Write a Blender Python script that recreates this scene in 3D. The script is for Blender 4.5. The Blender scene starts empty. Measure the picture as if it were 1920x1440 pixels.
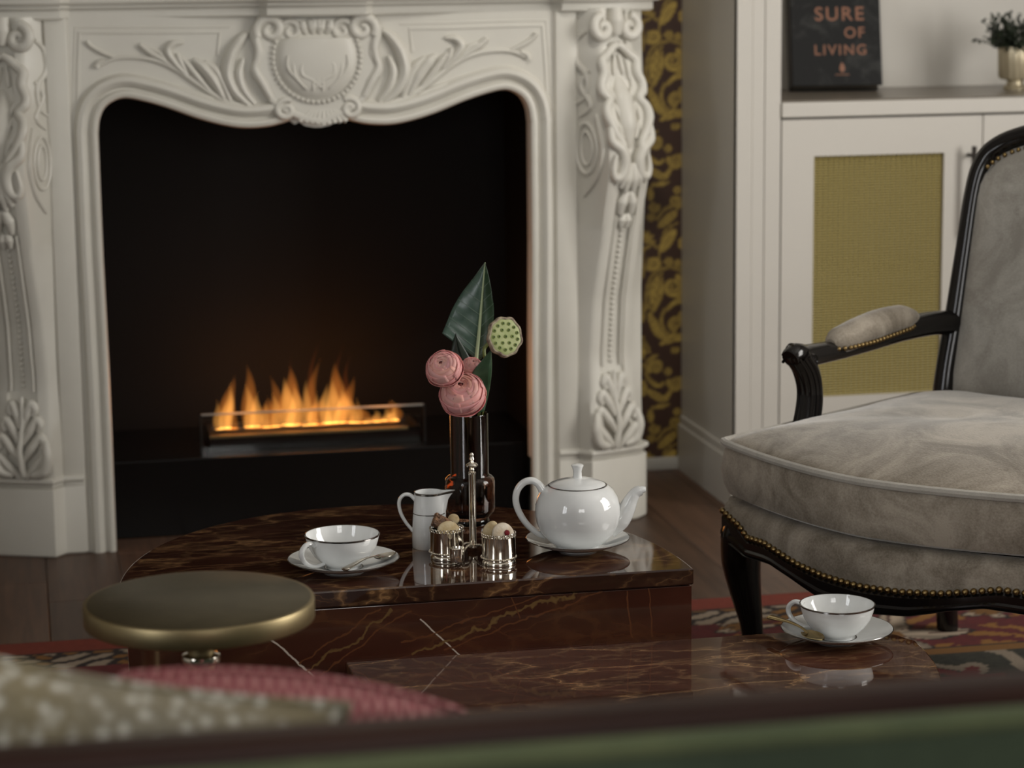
import bpy, bmesh, math, random
import numpy as np
from mathutils import Vector, Matrix
random.seed(7); RNG = np.random.RandomState(5)
PI = math.pi
scene = bpy.context.scene
COL = scene.collection

# ------------------------------------------------------------------ camera
FPX = 85.0 / 36.0 * 1920.0
YHOR, ROLL, YAW, CAMH = -80.0, 0.011, math.radians(11.5), 1.19
PITCH = math.atan((720 - YHOR) / FPX)
_fh = np.array([math.sin(YAW), math.cos(YAW), 0.0]); _r0 = np.array([math.cos(YAW), -math.sin(YAW), 0.0])
_z = np.array([0, 0, 1.0])
FWD = math.cos(PITCH) * _fh - math.sin(PITCH) * _z
_up = math.sin(PITCH) * _fh + math.cos(PITCH) * _z
CR = _r0 * math.cos(ROLL) - _up * math.sin(ROLL)
CU = _up * math.cos(ROLL) + _r0 * math.sin(ROLL)
CAM = np.array([0, 0, CAMH])
cam_d = bpy.data.cameras.new('camera'); cam = bpy.data.objects.new('camera', cam_d); COL.objects.link(cam)
cam_d.lens = 85.0; cam_d.sensor_width = 36.0; cam_d.clip_start = 0.05; cam_d.clip_end = 60
m = Matrix.Identity(4)
for i in range(3):
    m[i][0] = CR[i]; m[i][1] = CU[i]; m[i][2] = -FWD[i]; m[i][3] = CAM[i]
cam.matrix_world = m
cam_d.dof.use_dof = True; cam_d.dof.focus_distance = 3.36; cam_d.dof.aperture_fstop = 5.4
scene.camera = cam

def _ray(x, y): return FWD + CR * (x - 960) / FPX - CU * (y - 720) / FPX
def on_z(x, y, z): d = _ray(x, y); return CAM + d * ((z - CAMH) / d[2])       # where a sight line meets a level
def on_y(x, y, Y): d = _ray(x, y); return CAM + d * (Y / d[1])                # where it meets a plane parallel to the wall

# ------------------------------------------------------------------ world, lights, exposure
w = bpy.data.worlds.new('world'); scene.world = w; w.use_nodes = True
w.node_tree.nodes['Background'].inputs[0].default_value = (0.75, 0.85, 1.0, 1); w.node_tree.nodes['Background'].inputs[1].default_value = 0.6
def area(name, loc, rot, sx, sy, power, col):
    l = bpy.data.lights.new(name, 'AREA'); l.shape = 'RECTANGLE'; l.size = sx; l.size_y = sy; l.energy = power; l.color = col
    o = bpy.data.objects.new(name, l); COL.objects.link(o); o.location = loc; o.rotation_euler = rot
    return o
RX0, RX1, RY0, RY1, RZ1 = -2.3, 3.5, -2.2, 5.39, 2.9       # the room
area('daylight_right', (RX1 + 0.02, 2.6, 1.55), (0, PI / 2, 0), 1.9, 1.3, 80, (1.0, 0.96, 0.90))
area('daylight_left', (RX0 - 0.02, 0.6, 1.55), (0, -PI / 2, 0), 1.9, 1.0, 31, (0.97, 0.98, 1.0))
area('daylight_front', (0.55, RY0 - 0.02, 1.6), (PI / 2, 0, 0), 1.4, 1.9, 40, (1.0, 0.975, 0.93))
SPOT_AT, SPOT_TO = Vector((1.0, 3.3, 2.86)), Vector((1.50, 4.95, 0.55))
_l = bpy.data.lights.new('ceiling_spot', 'SPOT'); _l.energy = 60; _l.color = (1.0, 0.95, 0.88); _l.spot_size = math.radians(56); _l.spot_blend = 1.0; _l.shadow_soft_size = 0.07
_o = bpy.data.objects.new('ceiling_spot', _l); COL.objects.link(_o); _o.location = SPOT_AT; _o.rotation_euler = (SPOT_TO - SPOT_AT).to_track_quat('-Z', 'Y').to_euler()
scene.view_settings.view_transform = 'Standard'; scene.view_settings.look = 'None'
scene.view_settings.gamma = 1.0; scene.view_settings.use_curve_mapping = False
scene.view_settings.exposure = 0.15
scene.cycles.use_denoising = True
scene.cycles.max_bounces = 10; scene.cycles.transmission_bounces = 10; scene.cycles.transparent_max_bounces = 16
scene.cycles.caustics_reflective = False; scene.cycles.caustics_refractive = False
scene.cycles.sample_clamp_indirect = 4.0

# ------------------------------------------------------------------ materials
def srgb(r, g, b):
    f = lambda c: (c / 255) / 12.92 if c / 255 <= 0.04045 else ((c / 255 + 0.055) / 1.055) ** 2.4
    return (f(r), f(g), f(b), 1)
MATS = {}
def mat(name, col, rough=0.5, metal=0.0, **kw):
    m = bpy.data.materials.new(name); m.use_nodes = True; nt = m.node_tree
    b = nt.nodes['Principled BSDF']
    b.inputs['Base Color'].default_value = col if len(col) == 4 else (*col, 1)
    b.inputs['Roughness'].default_value = rough; b.inputs['Metallic'].default_value = metal
    for k, v in kw.items(): b.inputs[k.replace('_', ' ')].default_value = v
    MATS[name] = m
    return m
def nodes(m): return m.node_tree.nodes, m.node_tree.links, m.node_tree.nodes['Principled BSDF']
def noise(m, scale, detail=4, rough=0.55, dist=0.0, coord='Object', stretch=(1, 1, 1), rot=(0, 0, 0)):
    N, L, b = nodes(m)
    tc = N.new('ShaderNodeTexCoord'); mp = N.new('ShaderNodeMapping'); mp.inputs['Scale'].default_value = stretch
    mp.inputs['Rotation'].default_value = rot
    L.new(tc.outputs[coord], mp.inputs['Vector'])
    n = N.new('ShaderNodeTexNoise'); n.inputs['Scale'].default_value = scale; n.inputs['Detail'].default_value = detail
    n.inputs['Roughness'].default_value = rough; n.inputs['Distortion'].default_value = dist
    L.new(mp.outputs[0], n.inputs['Vector'])
    return n
def ramp(m, src, stops, interp='LINEAR'):
    N, L, b = nodes(m)
    r = N.new('ShaderNodeValToRGB'); r.color_ramp.interpolation = interp
    el = r.color_ramp.elements
    while len(el) < len(stops): el.new(0.5)
    for e, (p, c) in zip(el, stops): e.position = p; e.color = c if len(c) == 4 else (*c, 1)
    L.new(src, r.inputs[0]); return r
def mix(m, fac, a, bcol, mode='MIX'):
    N, L, b = nodes(m)
    x = N.new('ShaderNodeMix'); x.data_type = 'RGBA'; x.blend_type = mode
    for sock, v in ((x.inputs[0], fac), (x.inputs[6], a), (x.inputs[7], bcol)):
        if hasattr(v, 'is_linked'): L.new(v, sock)
        else: sock.default_value = v
    return x.outputs[2]
def math_node(m, op, a, bv=None):
    N, L, b = nodes(m)
    x = N.new('ShaderNodeMath'); x.operation = op
    for i, v in enumerate((a, bv)):
        if v is None: continue
        if hasattr(v, 'is_linked'): L.new(v, x.inputs[i])
        else: x.inputs[i].default_value = v
    return x.outputs[0]
def bump(m, src, strength, dist=0.01):
    N, L, b = nodes(m)
    n = N.new('ShaderNodeBump'); n.inputs['Strength'].default_value = strength; n.inputs['Distance'].default_value = dist
    L.new(src, n.inputs['Height']); L.new(n.outputs[0], b.inputs['Normal'])
def setc(m, sock): nodes(m)[1].new(sock, nodes(m)[2].inputs['Base Color'])

plaster = mat('painted_plaster', (0.62, 0.60, 0.55, 1), 0.42)
n = noise(plaster, 6, 3); setc(plaster, ramp(plaster, n.outputs[0], [(0.3, (0.60, 0.575, 0.51)), (0.7, (0.65, 0.63, 0.565))]).outputs[0])
cabpaint = mat('cabinet_paint', (0.60, 0.57, 0.515, 1), 0.4)
wallwhite = mat('wall_paint', (0.55, 0.53, 0.48, 1), 0.9)
ceilpaint = mat('ceiling_paint', (0.6, 0.59, 0.57, 1), 0.9)
blackbox = mat('black_steel', (0.0058, 0.0050, 0.0046, 1), 0.6); blackbox.node_tree.nodes['Principled BSDF'].inputs['Specular IOR Level'].default_value = 0.12
hearthm = mat('black_enamel', (0.0058, 0.0050, 0.0046, 1), 0.20, Specular_IOR_Level=0.3)
blackmetal = mat('burner_steel', (0.012, 0.011, 0.01, 1), 0.3)
porcelain = mat('porcelain', (0.78, 0.79, 0.78, 1), 0.07, Coat_Weight=0.4, Coat_Roughness=0.03)
platinum = mat('platinum_line', (0.30, 0.29, 0.28, 1), 0.18, 1.0)
silver = mat('silver', (0.80, 0.75, 0.66, 1), 0.10, 1.0)
silverm = mat('cutlery_silver', (0.62, 0.58, 0.50, 1), 0.20, 1.0)
goldm = mat('cutlery_gold', (0.55, 0.43, 0.22, 1), 0.25, 1.0)
brass = mat('aged_brass', (0.24, 0.19, 0.10, 1), 0.42, 1.0)
n = noise(brass, 14, 5); setc(brass, ramp(brass, n.outputs[0], [(0.3, (0.26, 0.205, 0.11)), (0.7, (0.36, 0.29, 0.16))]).outputs[0])
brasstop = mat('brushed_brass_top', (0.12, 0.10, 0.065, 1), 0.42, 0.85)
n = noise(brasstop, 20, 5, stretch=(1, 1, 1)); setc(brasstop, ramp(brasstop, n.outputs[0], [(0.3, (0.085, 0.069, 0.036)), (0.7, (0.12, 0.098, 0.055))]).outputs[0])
nailbrass = mat('nail_brass', (0.30, 0.21, 0.09, 1), 0.28, 1.0)
lacquer = mat('black_lacquer', (0.0075, 0.006, 0.0055, 1), 0.16)
handlemat = mat('dark_bronze', (0.05, 0.043, 0.038, 1), 0.4, 0.7)
wiremat = mat('gold_wire', (0.38, 0.31, 0.115, 1), 0.42, 0.3)

def velvet(name, c0, c1, sheen=0.7):
    v = mat(name, c0, 0.85, Sheen_Weight=sheen, Sheen_Roughness=0.35)
    v.node_tree.nodes['Principled BSDF'].inputs['Sheen Tint'].default_value = (0.75, 0.75, 0.74, 1)
    n1 = noise(v, 9, 6, 0.65, 0.8); n2 = noise(v, 320, 2)
    f = math_node(v, 'ADD', math_node(v, 'MULTIPLY', n1.outputs[0], 0.8), math_node(v, 'MULTIPLY', n2.outputs[0], 0.2))
    setc(v, ramp(v, f, [(0.40, c0), (0.60, c1)]).outputs[0]); bump(v, n2.outputs[0], 0.25, 0.002)
    return v
taupe = velvet('taupe_velvet', (0.190, 0.158, 0.118), (0.42, 0.365, 0.295), 0.8)
taupeback = velvet('grey_velvet', (0.30, 0.28, 0.245), (0.46, 0.44, 0.395), 0.5)
pipingm = velvet('piping_velvet', (0.40, 0.375, 0.33), (0.50, 0.47, 0.42), 0.5)
green = velvet('green_velvet', (0.026, 0.040, 0.020), (0.036, 0.053, 0.027), 0.06)
greenpipe = velvet('green_piping', (0.070, 0.088, 0.040), (0.095, 0.112, 0.050), 0.12)
mahog = mat('mahogany', (0.03, 0.0125, 0.009, 1), 0.42, Specular_IOR_Level=0.15)
n = noise(mahog, 5, 5, stretch=(1, 14, 14)); setc(mahog, ramp(mahog, n.outputs[0], [(0.3, (0.022, 0.009, 0.007)), (0.7, (0.040, 0.017, 0.011))]).outputs[0])

pink = mat('pink_knit', (0.50, 0.20, 0.20, 1), 0.9, Sheen_Weight=0.2)
def wave(m, scale, dist, rot, direction='X'):
    N, L, b = nodes(m)
    tc = N.new('ShaderNodeTexCoord'); mp = N.new('ShaderNodeMapping'); mp.inputs['Rotation'].default_value = rot
    L.new(tc.outputs['Object'], mp.inputs['Vector'])
    wv = N.new('ShaderNodeTexWave'); wv.bands_direction = direction; wv.inputs['Scale'].default_value = scale; wv.inputs['Distortion'].default_value = dist
    L.new(mp.outputs[0], wv.inputs['Vector']); return wv
w1 = wave(pink, 40, 0.4, (0, 0, 0.6)); w2 = wave(pink, 40, 0.4, (0, 0, -0.75))
f = math_node(pink, 'MULTIPLY', w1.outputs['Fac'], w2.outputs['Fac'])
setc(pink, ramp(pink, f, [(0.0, (0.30, 0.075, 0.085)), (0.5, (0.56, 0.235, 0.225))]).outputs[0]); bump(pink, f, 0.8, 0.004)
cream = mat('cream_weave', (0.45, 0.40, 0.28, 1), 0.9, Sheen_Weight=0.15)
N, L, b = nodes(cream)
vn = N.new('ShaderNodeTexVoronoi'); vn.inputs['Scale'].default_value = 92
tcn = N.new('ShaderNodeTexCoord'); mpn = N.new('ShaderNodeMapping'); mpn.inputs['Scale'].default_value = (1, 0.55, 1); mpn.inputs['Rotation'].default_value = (0, 0, 0.5)
L.new(tcn.outputs['Object'], mpn.inputs[0]); L.new(mpn.outputs[0], vn.inputs['Vector'])
n1 = noise(cream, 4, 2); n2 = noise(cream, 240, 3)
gold_or_grey = ramp(cream, n1.outputs[0], [(0.38, (0.235, 0.185, 0.085)), (0.62, (0.25, 0.225, 0.17))]).outputs[0]
f = math_node(cream, 'ADD', vn.outputs['Distance'], math_node(cream, 'MULTIPLY', n2.outputs[0], 0.25))
ff = ramp(cream, f, [(0.28, (1, 1, 1)), (0.66, (0, 0, 0))]).outputs[0]
setc(cream, mix(cream, ff, gold_or_grey, (0.60, 0.57, 0.49, 1))); bump(cream, f, 0.6, 0.004)

def marble(name, dark, mid, vein, scale, stretch=(1, 1, 1), rot=(0, 0, 0), amt=0.9, lines=()):
    m = mat(name, mid, 0.045, Coat_Weight=0.3, Coat_Roughness=0.02, Coat_IOR=1.6); m.node_tree.nodes['Principled BSDF'].inputs['IOR'].default_value = 1.78
    N, L, b = nodes(m)
    base = noise(m, scale * 0.9, 7, 0.62, 0.8, stretch=stretch, rot=rot)
    c = ramp(m, base.outputs[0], [(0.32, dark), (0.55, mid), (0.75, tuple(x * 1.5 for x in mid))]).outputs[0]
    wob = noise(m, scale * 1.1, 5, 0.6, 0.0, stretch=stretch, rot=rot)
    tc = N.new('ShaderNodeTexCoord'); mp = N.new('ShaderNodeMapping'); mp.inputs['Scale'].default_value = stretch; mp.inputs['Rotation'].default_value = rot; L.new(tc.outputs['Object'], mp.inputs['Vector'])
    va = N.new('ShaderNodeVectorMath'); va.operation = 'MULTIPLY_ADD'; va.inputs[1].default_value = (0.22,) * 3; L.new(wob.outputs['Color'], va.inputs[0]); L.new(mp.outputs[0], va.inputs[2])
    for k, (sc, wd, am) in enumerate(((scale * 1.0, 0.035, amt), (scale * 2.4, 0.05, amt * 0.55))):
        v = N.new('ShaderNodeTexVoronoi'); v.feature = 'DISTANCE_TO_EDGE'; v.inputs['Scale'].default_value = sc; L.new(va.outputs[0], v.inputs['Vector'])
        mask = noise(m, scale * 1.3, 3, stretch=stretch, rot=(1.0 + k, 0.4, 0.2))
        mk = math_node(m, 'MULTIPLY', ramp(m, v.outputs['Distance'], [(0.0, (1, 1, 1)), (wd * 0.4, (0.35,) * 3), (wd * 1.6, (0.0,) * 3)]).outputs[0], ramp(m, mask.outputs[0], [(0.36, (0.10,) * 3), (0.58, (1, 1, 1))]).outputs[0])
        c = mix(m, math_node(m, 'MULTIPLY', mk, am), c, vein)
    sep = N.new('ShaderNodeSeparateXYZ'); L.new(tc.outputs['Object'], sep.inputs[0])
    wn = noise(m, 26, 3)
    for (x0, z0, x1, z1, wd, colr, rough_) in lines:                 # long straight veins that cut through the block
        ln = math.hypot(x1 - x0, z1 - z0); tx, tz = (x1 - x0) / ln, (z1 - z0) / ln
        dd = math_node(m, 'ADD', math_node(m, 'MULTIPLY', sep.outputs[0], -tz), math_node(m, 'MULTIPLY', sep.outputs[2], tx))
        dd = math_node(m, 'ADD', dd, math_node(m, 'MULTIPLY', math_node(m, 'SUBTRACT', wn.outputs[0], 0.5), rough_))
        dd = math_node(m, 'ABSOLUTE', math_node(m, 'SUBTRACT', dd, -tz * x0 + tx * z0))
        tt = math_node(m, 'ADD', math_node(m, 'MULTIPLY', sep.outputs[0], tx), math_node(m, 'MULTIPLY', sep.outputs[2], tz)); t0 = tx * x0 + tz * z0
        inside_ = math_node(m, 'MULTIPLY', math_node(m, 'GREATER_THAN', tt, t0), math_node(m, 'LESS_THAN', tt, t0 + ln))
        mk = math_node(m, 'MULTIPLY', ramp(m, math_node(m, 'MULTIPLY', dd, 1 / wd), [(0.3, (1, 1, 1)), (1.0, (0, 0, 0))]).outputs[0], inside_)
        c = mix(m, mk, c, colr)
    setc(m, c)
    return m
marble_top = marble('red_marble_top', (0.022, 0.0080, 0.0052), (0.048, 0.0170, 0.0100), (0.34, 0.185, 0.08, 1), 7.0, (0.55, 1.7, 1), amt=0.8)
def _front(x, y): p = on_y(x, y, 3.155); return (p[0] - 0.5, p[2])
_OR, _WH = (0.115, 0.042, 0.018, 1), (0.50, 0.43, 0.36, 1); _ln = []
for (a, b_, c_, d_, w_, col_, r_) in ((508, 1198, 614, 1290, 0.0018, _WH, 0.012), (788, 1160, 862, 1228, 0.0014, _WH, 0.006), (752, 1206, 1046, 1108, 0.0016, _OR, 0.02), (832, 1218, 1142, 1104, 0.0016, _OR, 0.02), (770, 1222, 1095, 1108, 0.0030, (0.15, 0.085, 0.032, 1), 0.05), (560, 1244, 712, 1138, 0.0016, _OR, 0.02), (592, 1268, 770, 1142, 0.0016, _OR, 0.02), (574, 1258, 735, 1142, 0.0030, (0.14, 0.078, 0.03, 1), 0.05), (1176, 1108, 1184, 1196, 0.0014, _OR, 0.012), (1216, 1100, 1222, 1194, 0.0014, _OR, 0.012), (958, 1118, 975, 1160, 0.0012, _OR, 0.004)):
    _ln.append((*_front(a, b_), *_front(c_, d_), w_, col_, r_))
marble_body = marble('red_marble_body', (0.032, 0.0100, 0.0066), (0.052, 0.0160, 0.0098), (0.14, 0.060, 0.024, 1), 3.2, (0.7, 1, 1.6), (0, 0.6, 0), amt=0.45, lines=_ln)
marble_low = marble('red_marble_low', (0.034, 0.0125, 0.0080), (0.070, 0.0250, 0.0145), (0.38, 0.22, 0.105, 1), 6.5, (0.55, 1.5, 1), amt=0.9)

# smoked glass
smoke = mat('smoked_glass', (0.30, 0.17, 0.115, 1), 0.0); smoke.node_tree.nodes['Principled BSDF'].inputs['Transmission Weight'].default_value = 1.0
smoke.node_tree.nodes['Principled BSDF'].inputs['IOR'].default_value = 1.45
clear = mat('clear_glass', (0.95, 0.95, 0.93, 1), 0.0); clear.node_tree.nodes['Principled BSDF'].inputs['Transmission Weight'].default_value = 1.0; clear.node_tree.nodes['Principled BSDF'].inputs['IOR'].default_value = 1.3
edgeglass = mat('glass_edge', (0.55, 0.55, 0.5, 1), 0.4); edgeglass.node_tree.nodes['Principled BSDF'].inputs['Transmission Weight'].default_value = 0.6

def flame_mat(name, col, strength):
    m = bpy.data.materials.new(name); m.use_nodes = True; nt = m.node_tree
    nt.nodes.remove(nt.nodes['Principled BSDF'])
    e = nt.nodes.new('ShaderNodeEmission'); e.inputs[0].default_value = col; e.inputs[1].default_value = strength
    nt.links.new(e.outputs[0], nt.nodes['Material Output'].inputs['Volume'])
    return m
flame_in = flame_mat('flame_core', (1.0, 0.42, 0.085, 1), 22)
flame_out = flame_mat('flame_veil', (1.0, 0.30, 0.045, 1), 9)
flame_tip = flame_mat('flame_tip', (1.0, 0.20, 0.03, 1), 3.5)

def leafmat(name, c0, c1, rough=0.35):
    m = mat(name, c0, rough); n1 = noise(m, 40, 4); setc(m, ramp(m, n1.outputs[0], [(0.35, c0), (0.65, c1)]).outputs[0]); return m
leaf_dark = leafmat('leaf_green', (0.018, 0.045, 0.020), (0.035, 0.075, 0.036))
leaf_pale = leafmat('leaf_bluegreen', (0.045, 0.085, 0.062), (0.075, 0.125, 0.095), 0.28)
leaf_deep = leafmat('leaf_deep', (0.008, 0.016, 0.009), (0.014, 0.024, 0.014), 0.4)
leaf_vein = mat('leaf_vein', (0.13, 0.19, 0.14, 1), 0.4)
midrib = mat('midrib', (0.40, 0.48, 0.28, 1), 0.5)
stemm = mat('stem_green', (0.16, 0.19, 0.04, 1), 0.5)
petal = mat('ranunculus_petal', (0.62, 0.27, 0.25, 1), 0.55, Subsurface_Weight=0.15, Subsurface_Radius=(0.01, 0.004, 0.003)); petal.node_tree.nodes['Principled BSDF'].inputs['Subsurface Scale'].default_value = 0.3
N, L, b = nodes(petal)
vc = N.new('ShaderNodeVertexColor'); vc.layer_name = 'tint'
n1 = noise(petal, 60, 3, stretch=(1, 1, 3))
setc(petal, mix(petal, math_node(petal, 'MULTIPLY', n1.outputs[0], 0.25), vc.outputs[0], (0.45, 0.12, 0.13, 1)))
petalheart = mat('petal_heart', (0.22, 0.055, 0.05, 1), 0.6)
podm = mat('lotus_pod', (0.30, 0.33, 0.13, 1), 0.6); n1 = noise(podm, 60, 4); setc(podm, ramp(podm, n1.outputs[0], [(0.3, (0.27, 0.32, 0.11)), (0.7, (0.40, 0.42, 0.20))]).outputs[0])
podrim = mat('lotus_rim', (0.20, 0.13, 0.10, 1), 0.7); n1 = noise(podrim, 90, 4); setc(podrim, ramp(podrim, n1.outputs[0], [(0.35, (0.10, 0.055, 0.045)), (0.65, (0.42, 0.36, 0.24))]).outputs[0])
seedm = mat('lotus_seed', (0.19, 0.25, 0.06, 1), 0.5); seedhole = mat('lotus_hole', (0.05, 0.06, 0.02, 1), 0.7)
biscuit = mat('biscuit', (0.50, 0.38, 0.20, 1), 0.85); n1 = noise(biscuit, 70, 5); setc(biscuit, ramp(biscuit, n1.outputs[0], [(0.3, (0.44, 0.31, 0.14)), (0.7, (0.62, 0.52, 0.34))]).outputs[0]); bump(biscuit, n1.outputs[0], 0.5, 0.003)
sugared = mat('sugared_biscuit', (0.60, 0.50, 0.37, 1), 0.85); n1 = noise(sugared, 80, 5); setc(sugared, ramp(sugared, n1.outputs[0], [(0.3, (0.52, 0.40, 0.26)), (0.7, (0.70, 0.63, 0.52))]).outputs[0]); bump(sugared, n1.outputs[0], 0.6, 0.003)
florent = mat('florentine', (0.12, 0.06, 0.03, 1), 0.6); n1 = noise(florent, 160, 5); setc(florent, ramp(florent, n1.outputs[0], [(0.35, (0.05, 0.022, 0.012)), (0.65, (0.26, 0.13, 0.06))]).outputs[0]); bump(florent, n1.outputs[0], 1.0, 0.006)
cherry = mat('cherry', (0.16, 0.012, 0.018, 1), 0.15)
bookmat = mat('book_cover', (0.012, 0.012, 0.012, 1), 0.5, Specular_IOR_Level=0.25)
n1 = noise(bookmat, 14, 5, 0.6, 1.2); setc(bookmat, ramp(bookmat, n1.outputs[0], [(0.50, (0.008, 0.008, 0.008)), (0.74, (0.05, 0.052, 0.048))]).outputs[0])
bookink = mat('copper_foil', (0.26, 0.12, 0.072, 1), 0.45, 0.3); paper = mat('paper_block', (0.30, 0.26, 0.20, 1), 0.8); spinem = mat('book_spine', (0.020, 0.014, 0.010, 1), 0.5)
potm = mat('gilt_pot', (0.60, 0.52, 0.36, 1), 0.25, 0.55)
herb = leafmat('herb_green', (0.008, 0.014, 0.006), (0.02, 0.032, 0.012), 0.6)
counterm = mat('counter_stone', (0.17, 0.145, 0.115, 1), 0.3)
plankms = []
for k in range(4):
    t = (0.75, 0.9, 1.05, 1.25)[k]
    pm = mat('oak_plank_%s' % 'abcd'[k], (0.07, 0.04, 0.025, 1), 0.45)
    n1 = noise(pm, 6, 6, 0.6, 0.5, stretch=(9, 0.6, 1))
    setc(pm, ramp(pm, n1.outputs[0], [(0.25, (0.046 * t, 0.023 * t, 0.013 * t)), (0.75, (0.120 * t, 0.064 * t, 0.038 * t))]).outputs[0]); bump(pm, n1.outputs[0], 0.08, 0.002)
    plankms.append(pm)
vcol = {}
def vertex_mat(name, rough):
    m = mat(name, (1, 1, 1, 1), rough); N, L, b = nodes(m)
    v = N.new('ShaderNodeVertexColor'); v.layer_name = 'print'; L.new(v.outputs[0], b.inputs['Base Color']); return m
paperm = vertex_mat('damask_paper', 0.45); rugm = vertex_mat('rug_pile', 0.95); n2 = noise(rugm, 400, 2); bump(rugm, n2.outputs[0], 0.5, 0.003)

# ------------------------------------------------------------------ mesh helpers
def link(name, me, material, parent):
    o = bpy.data.objects.new(name, me); COL.objects.link(o)
    if material is not None and not me.materials: me.materials.append(material)
    if parent is not None: o.parent = parent
    return o
def add(name, vf, material, parent=None, smooth=True, sub=None, sharp=None):
    v, f = vf
    if sub is not None:                                   # world coordinates to the root's own
        v = [(p[0] - sub[0], p[1] - sub[1], p[2] - sub[2]) for p in v]
    me = bpy.data.meshes.new(name); me.from_pydata([tuple(map(float, p)) for p in v], [], f); me.update()
    bm = bmesh.new(); bm.from_mesh(me); bmesh.ops.remove_doubles(bm, verts=bm.verts, dist=1e-6); bmesh.ops.recalc_face_normals(bm, faces=bm.faces); bm.to_mesh(me); bm.free()
    if smooth:
        me.polygons.foreach_set('use_smooth', [len(p.vertices) <= 8 for p in me.polygons])
        if sharp is not False: me.set_sharp_from_angle(angle=math.radians(sharp or 38))
        me.polygons.foreach_set('use_smooth', [len(p.vertices) <= 8 for p in me.polygons]); me.update()
    return link(name, me, material, parent)
def root(name, loc, label, cat, rz=0, group=None, rot=None):
    o = bpy.data.objects.new(name, None); COL.objects.link(o); o.empty_display_size = 0.05
    o.location = loc; o.rotation_euler = rot or (0, 0, rz); tag(o, label, cat, group); return o
def tag(o, label=None, cat=None, group=None, kind=None):
    if label: o['label'] = label
    if cat: o['category'] = cat
    if group: o['group'] = group
    if kind: o['kind'] = kind
    return o
def copy_of(o, parent, loc=None, rot=None, scale=None):
    c = o.copy(); COL.objects.link(c); c.parent = parent
    if loc is not None: c.location = loc
    if rot is not None: c.rotation_euler = rot
    if scale is not None: c.scale = scale
    return c
def join(*vfs):
    V, F = [], []
    for v, f in vfs:
        k = len(V); V += list(v); F += [tuple(i + k for i in q) for q in f]
    return V, F
def box(x0, x1, y0, y1, z0, z1):
    V = [(x0, y0, z0), (x1, y0, z0), (x1, y1, z0), (x0, y1, z0), (x0, y0, z1), (x1, y0, z1), (x1, y1, z1), (x0, y1, z1)]
    return V, [(0, 3, 2, 1), (4, 5, 6, 7), (0, 1, 5, 4), (1, 2, 6, 5), (2, 3, 7, 6), (3, 0, 4, 7)]
def rbox(x0, x1, y0, y1, z0, z1, r=0.004, seg=2):
    bm = bmesh.new(); v, f = box(x0, x1, y0, y1, z0, z1)
    vs = [bm.verts.new(p) for p in v]; [bm.faces.new([vs[i] for i in q]) for q in f]
    bmesh.ops.bevel(bm, geom=bm.edges[:], offset=r, segments=seg, affect='EDGES', profile=0.5)
    bm.verts.index_update(); out = ([tuple(p.co) for p in bm.verts], [tuple(p.index for p in q.verts) for q in bm.faces]); bm.free()
    return out
def lathe(prof, seg=48, cx=0, cy=0, cz=0):
    V, F = [], []
    n = len(prof)
    for j in range(seg):
        a = 2 * PI * j / seg
        for r, z in prof: V.append((cx + r * math.cos(a), cy + r * math.sin(a), cz + z))
    for j in range(seg):
        k = (j + 1) % seg
        for i in range(n - 1):
            F.append((j * n + i, k * n + i, k * n + i + 1, j * n + i + 1))
    return V, F
def smooth_path(pts, n=8, closed=False):
    P = [np.array(p, float) for p in pts]; out = []
    N_ = len(P)
    rng = range(N_ if closed else N_ - 1)
    for i in rng:
        if closed: p0, p1, p2, p3 = P[(i - 1) % N_], P[i], P[(i + 1) % N_], P[(i + 2) % N_]
        else: p0, p1, p2, p3 = P[max(i - 1, 0)], P[i], P[i + 1], P[min(i + 2, N_ - 1)]
        for k in range(n):
            t = k / n
            out.append(0.5 * ((2 * p1) + (-p0 + p2) * t + (2 * p0 - 5 * p1 + 4 * p2 - p3) * t * t + (-p0 + 3 * p1 - 3 * p2 + p3) * t ** 3))
    if not closed: out.append(P[-1])
    return out
def interp(vals, n):
    x = np.linspace(0, 1, len(vals)); return np.interp(np.linspace(0, 1, n), x, vals)
def tube(path, radii, seg=10, flat=None, caps=True, closed=False):
    """flat: (axis vector, factor) squashes the section along an axis"""
    P = np.array([np.array(p, float) for p in path]); n = len(P)
    R = np.array(radii if hasattr(radii, '__len__') else [radii] * n, float)
    if len(R) != n: R = interp(R, n)
    T = np.roll(P, -1, 0) - np.roll(P, 1, 0) if closed else np.gradient(P, axis=0)
    T /= np.linalg.norm(T, axis=1)[:, None] + 1e-12
    u = np.cross(T[0], [0, 0, 1.0]);
    if np.linalg.norm(u) < 1e-3: u = np.cross(T[0], [0, 1.0, 0])
    u /= np.linalg.norm(u); V, F = [], []
    for i in range(n):
        u = u - T[i] * (u @ T[i]); u /= np.linalg.norm(u); v = np.cross(T[i], u)
        for j in range(seg):
            a = 2 * PI * j / seg; d = (u * math.cos(a) + v * math.sin(a)) * R[i]
            if flat is not None:
                ax = np.array(flat[0], float); d = d + ax * (d @ ax) * (flat[1] - 1)
            V.append(tuple(P[i] + d))
    for i in range(n if closed else n - 1):
        k = (i + 1) % n
        for j in range(seg):
            j2 = (j + 1) % seg; F.append((i * seg + j, i * seg + j2, k * seg + j2, k * seg + j))
    if caps and not closed:
        F.append(tuple(range(seg - 1, -1, -1))); F.append(tuple((n - 1) * seg + j for j in range(seg)))
    return V, F
def loft(secs, caps=True):
    V, F = [], []; n = len(secs[0])
    for s in secs: V += [tuple(p) for p in s]
    for i in range(len(secs) - 1):
        for j in range(n):
            k = (j + 1) % n; F.append((i * n + j, i * n + k, (i + 1) * n + k, (i + 1) * n + j))
    if caps: F.append(tuple(range(n - 1, -1, -1))); F.append(tuple((len(secs) - 1) * n + j for j in range(n)))
    return V, F
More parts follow.
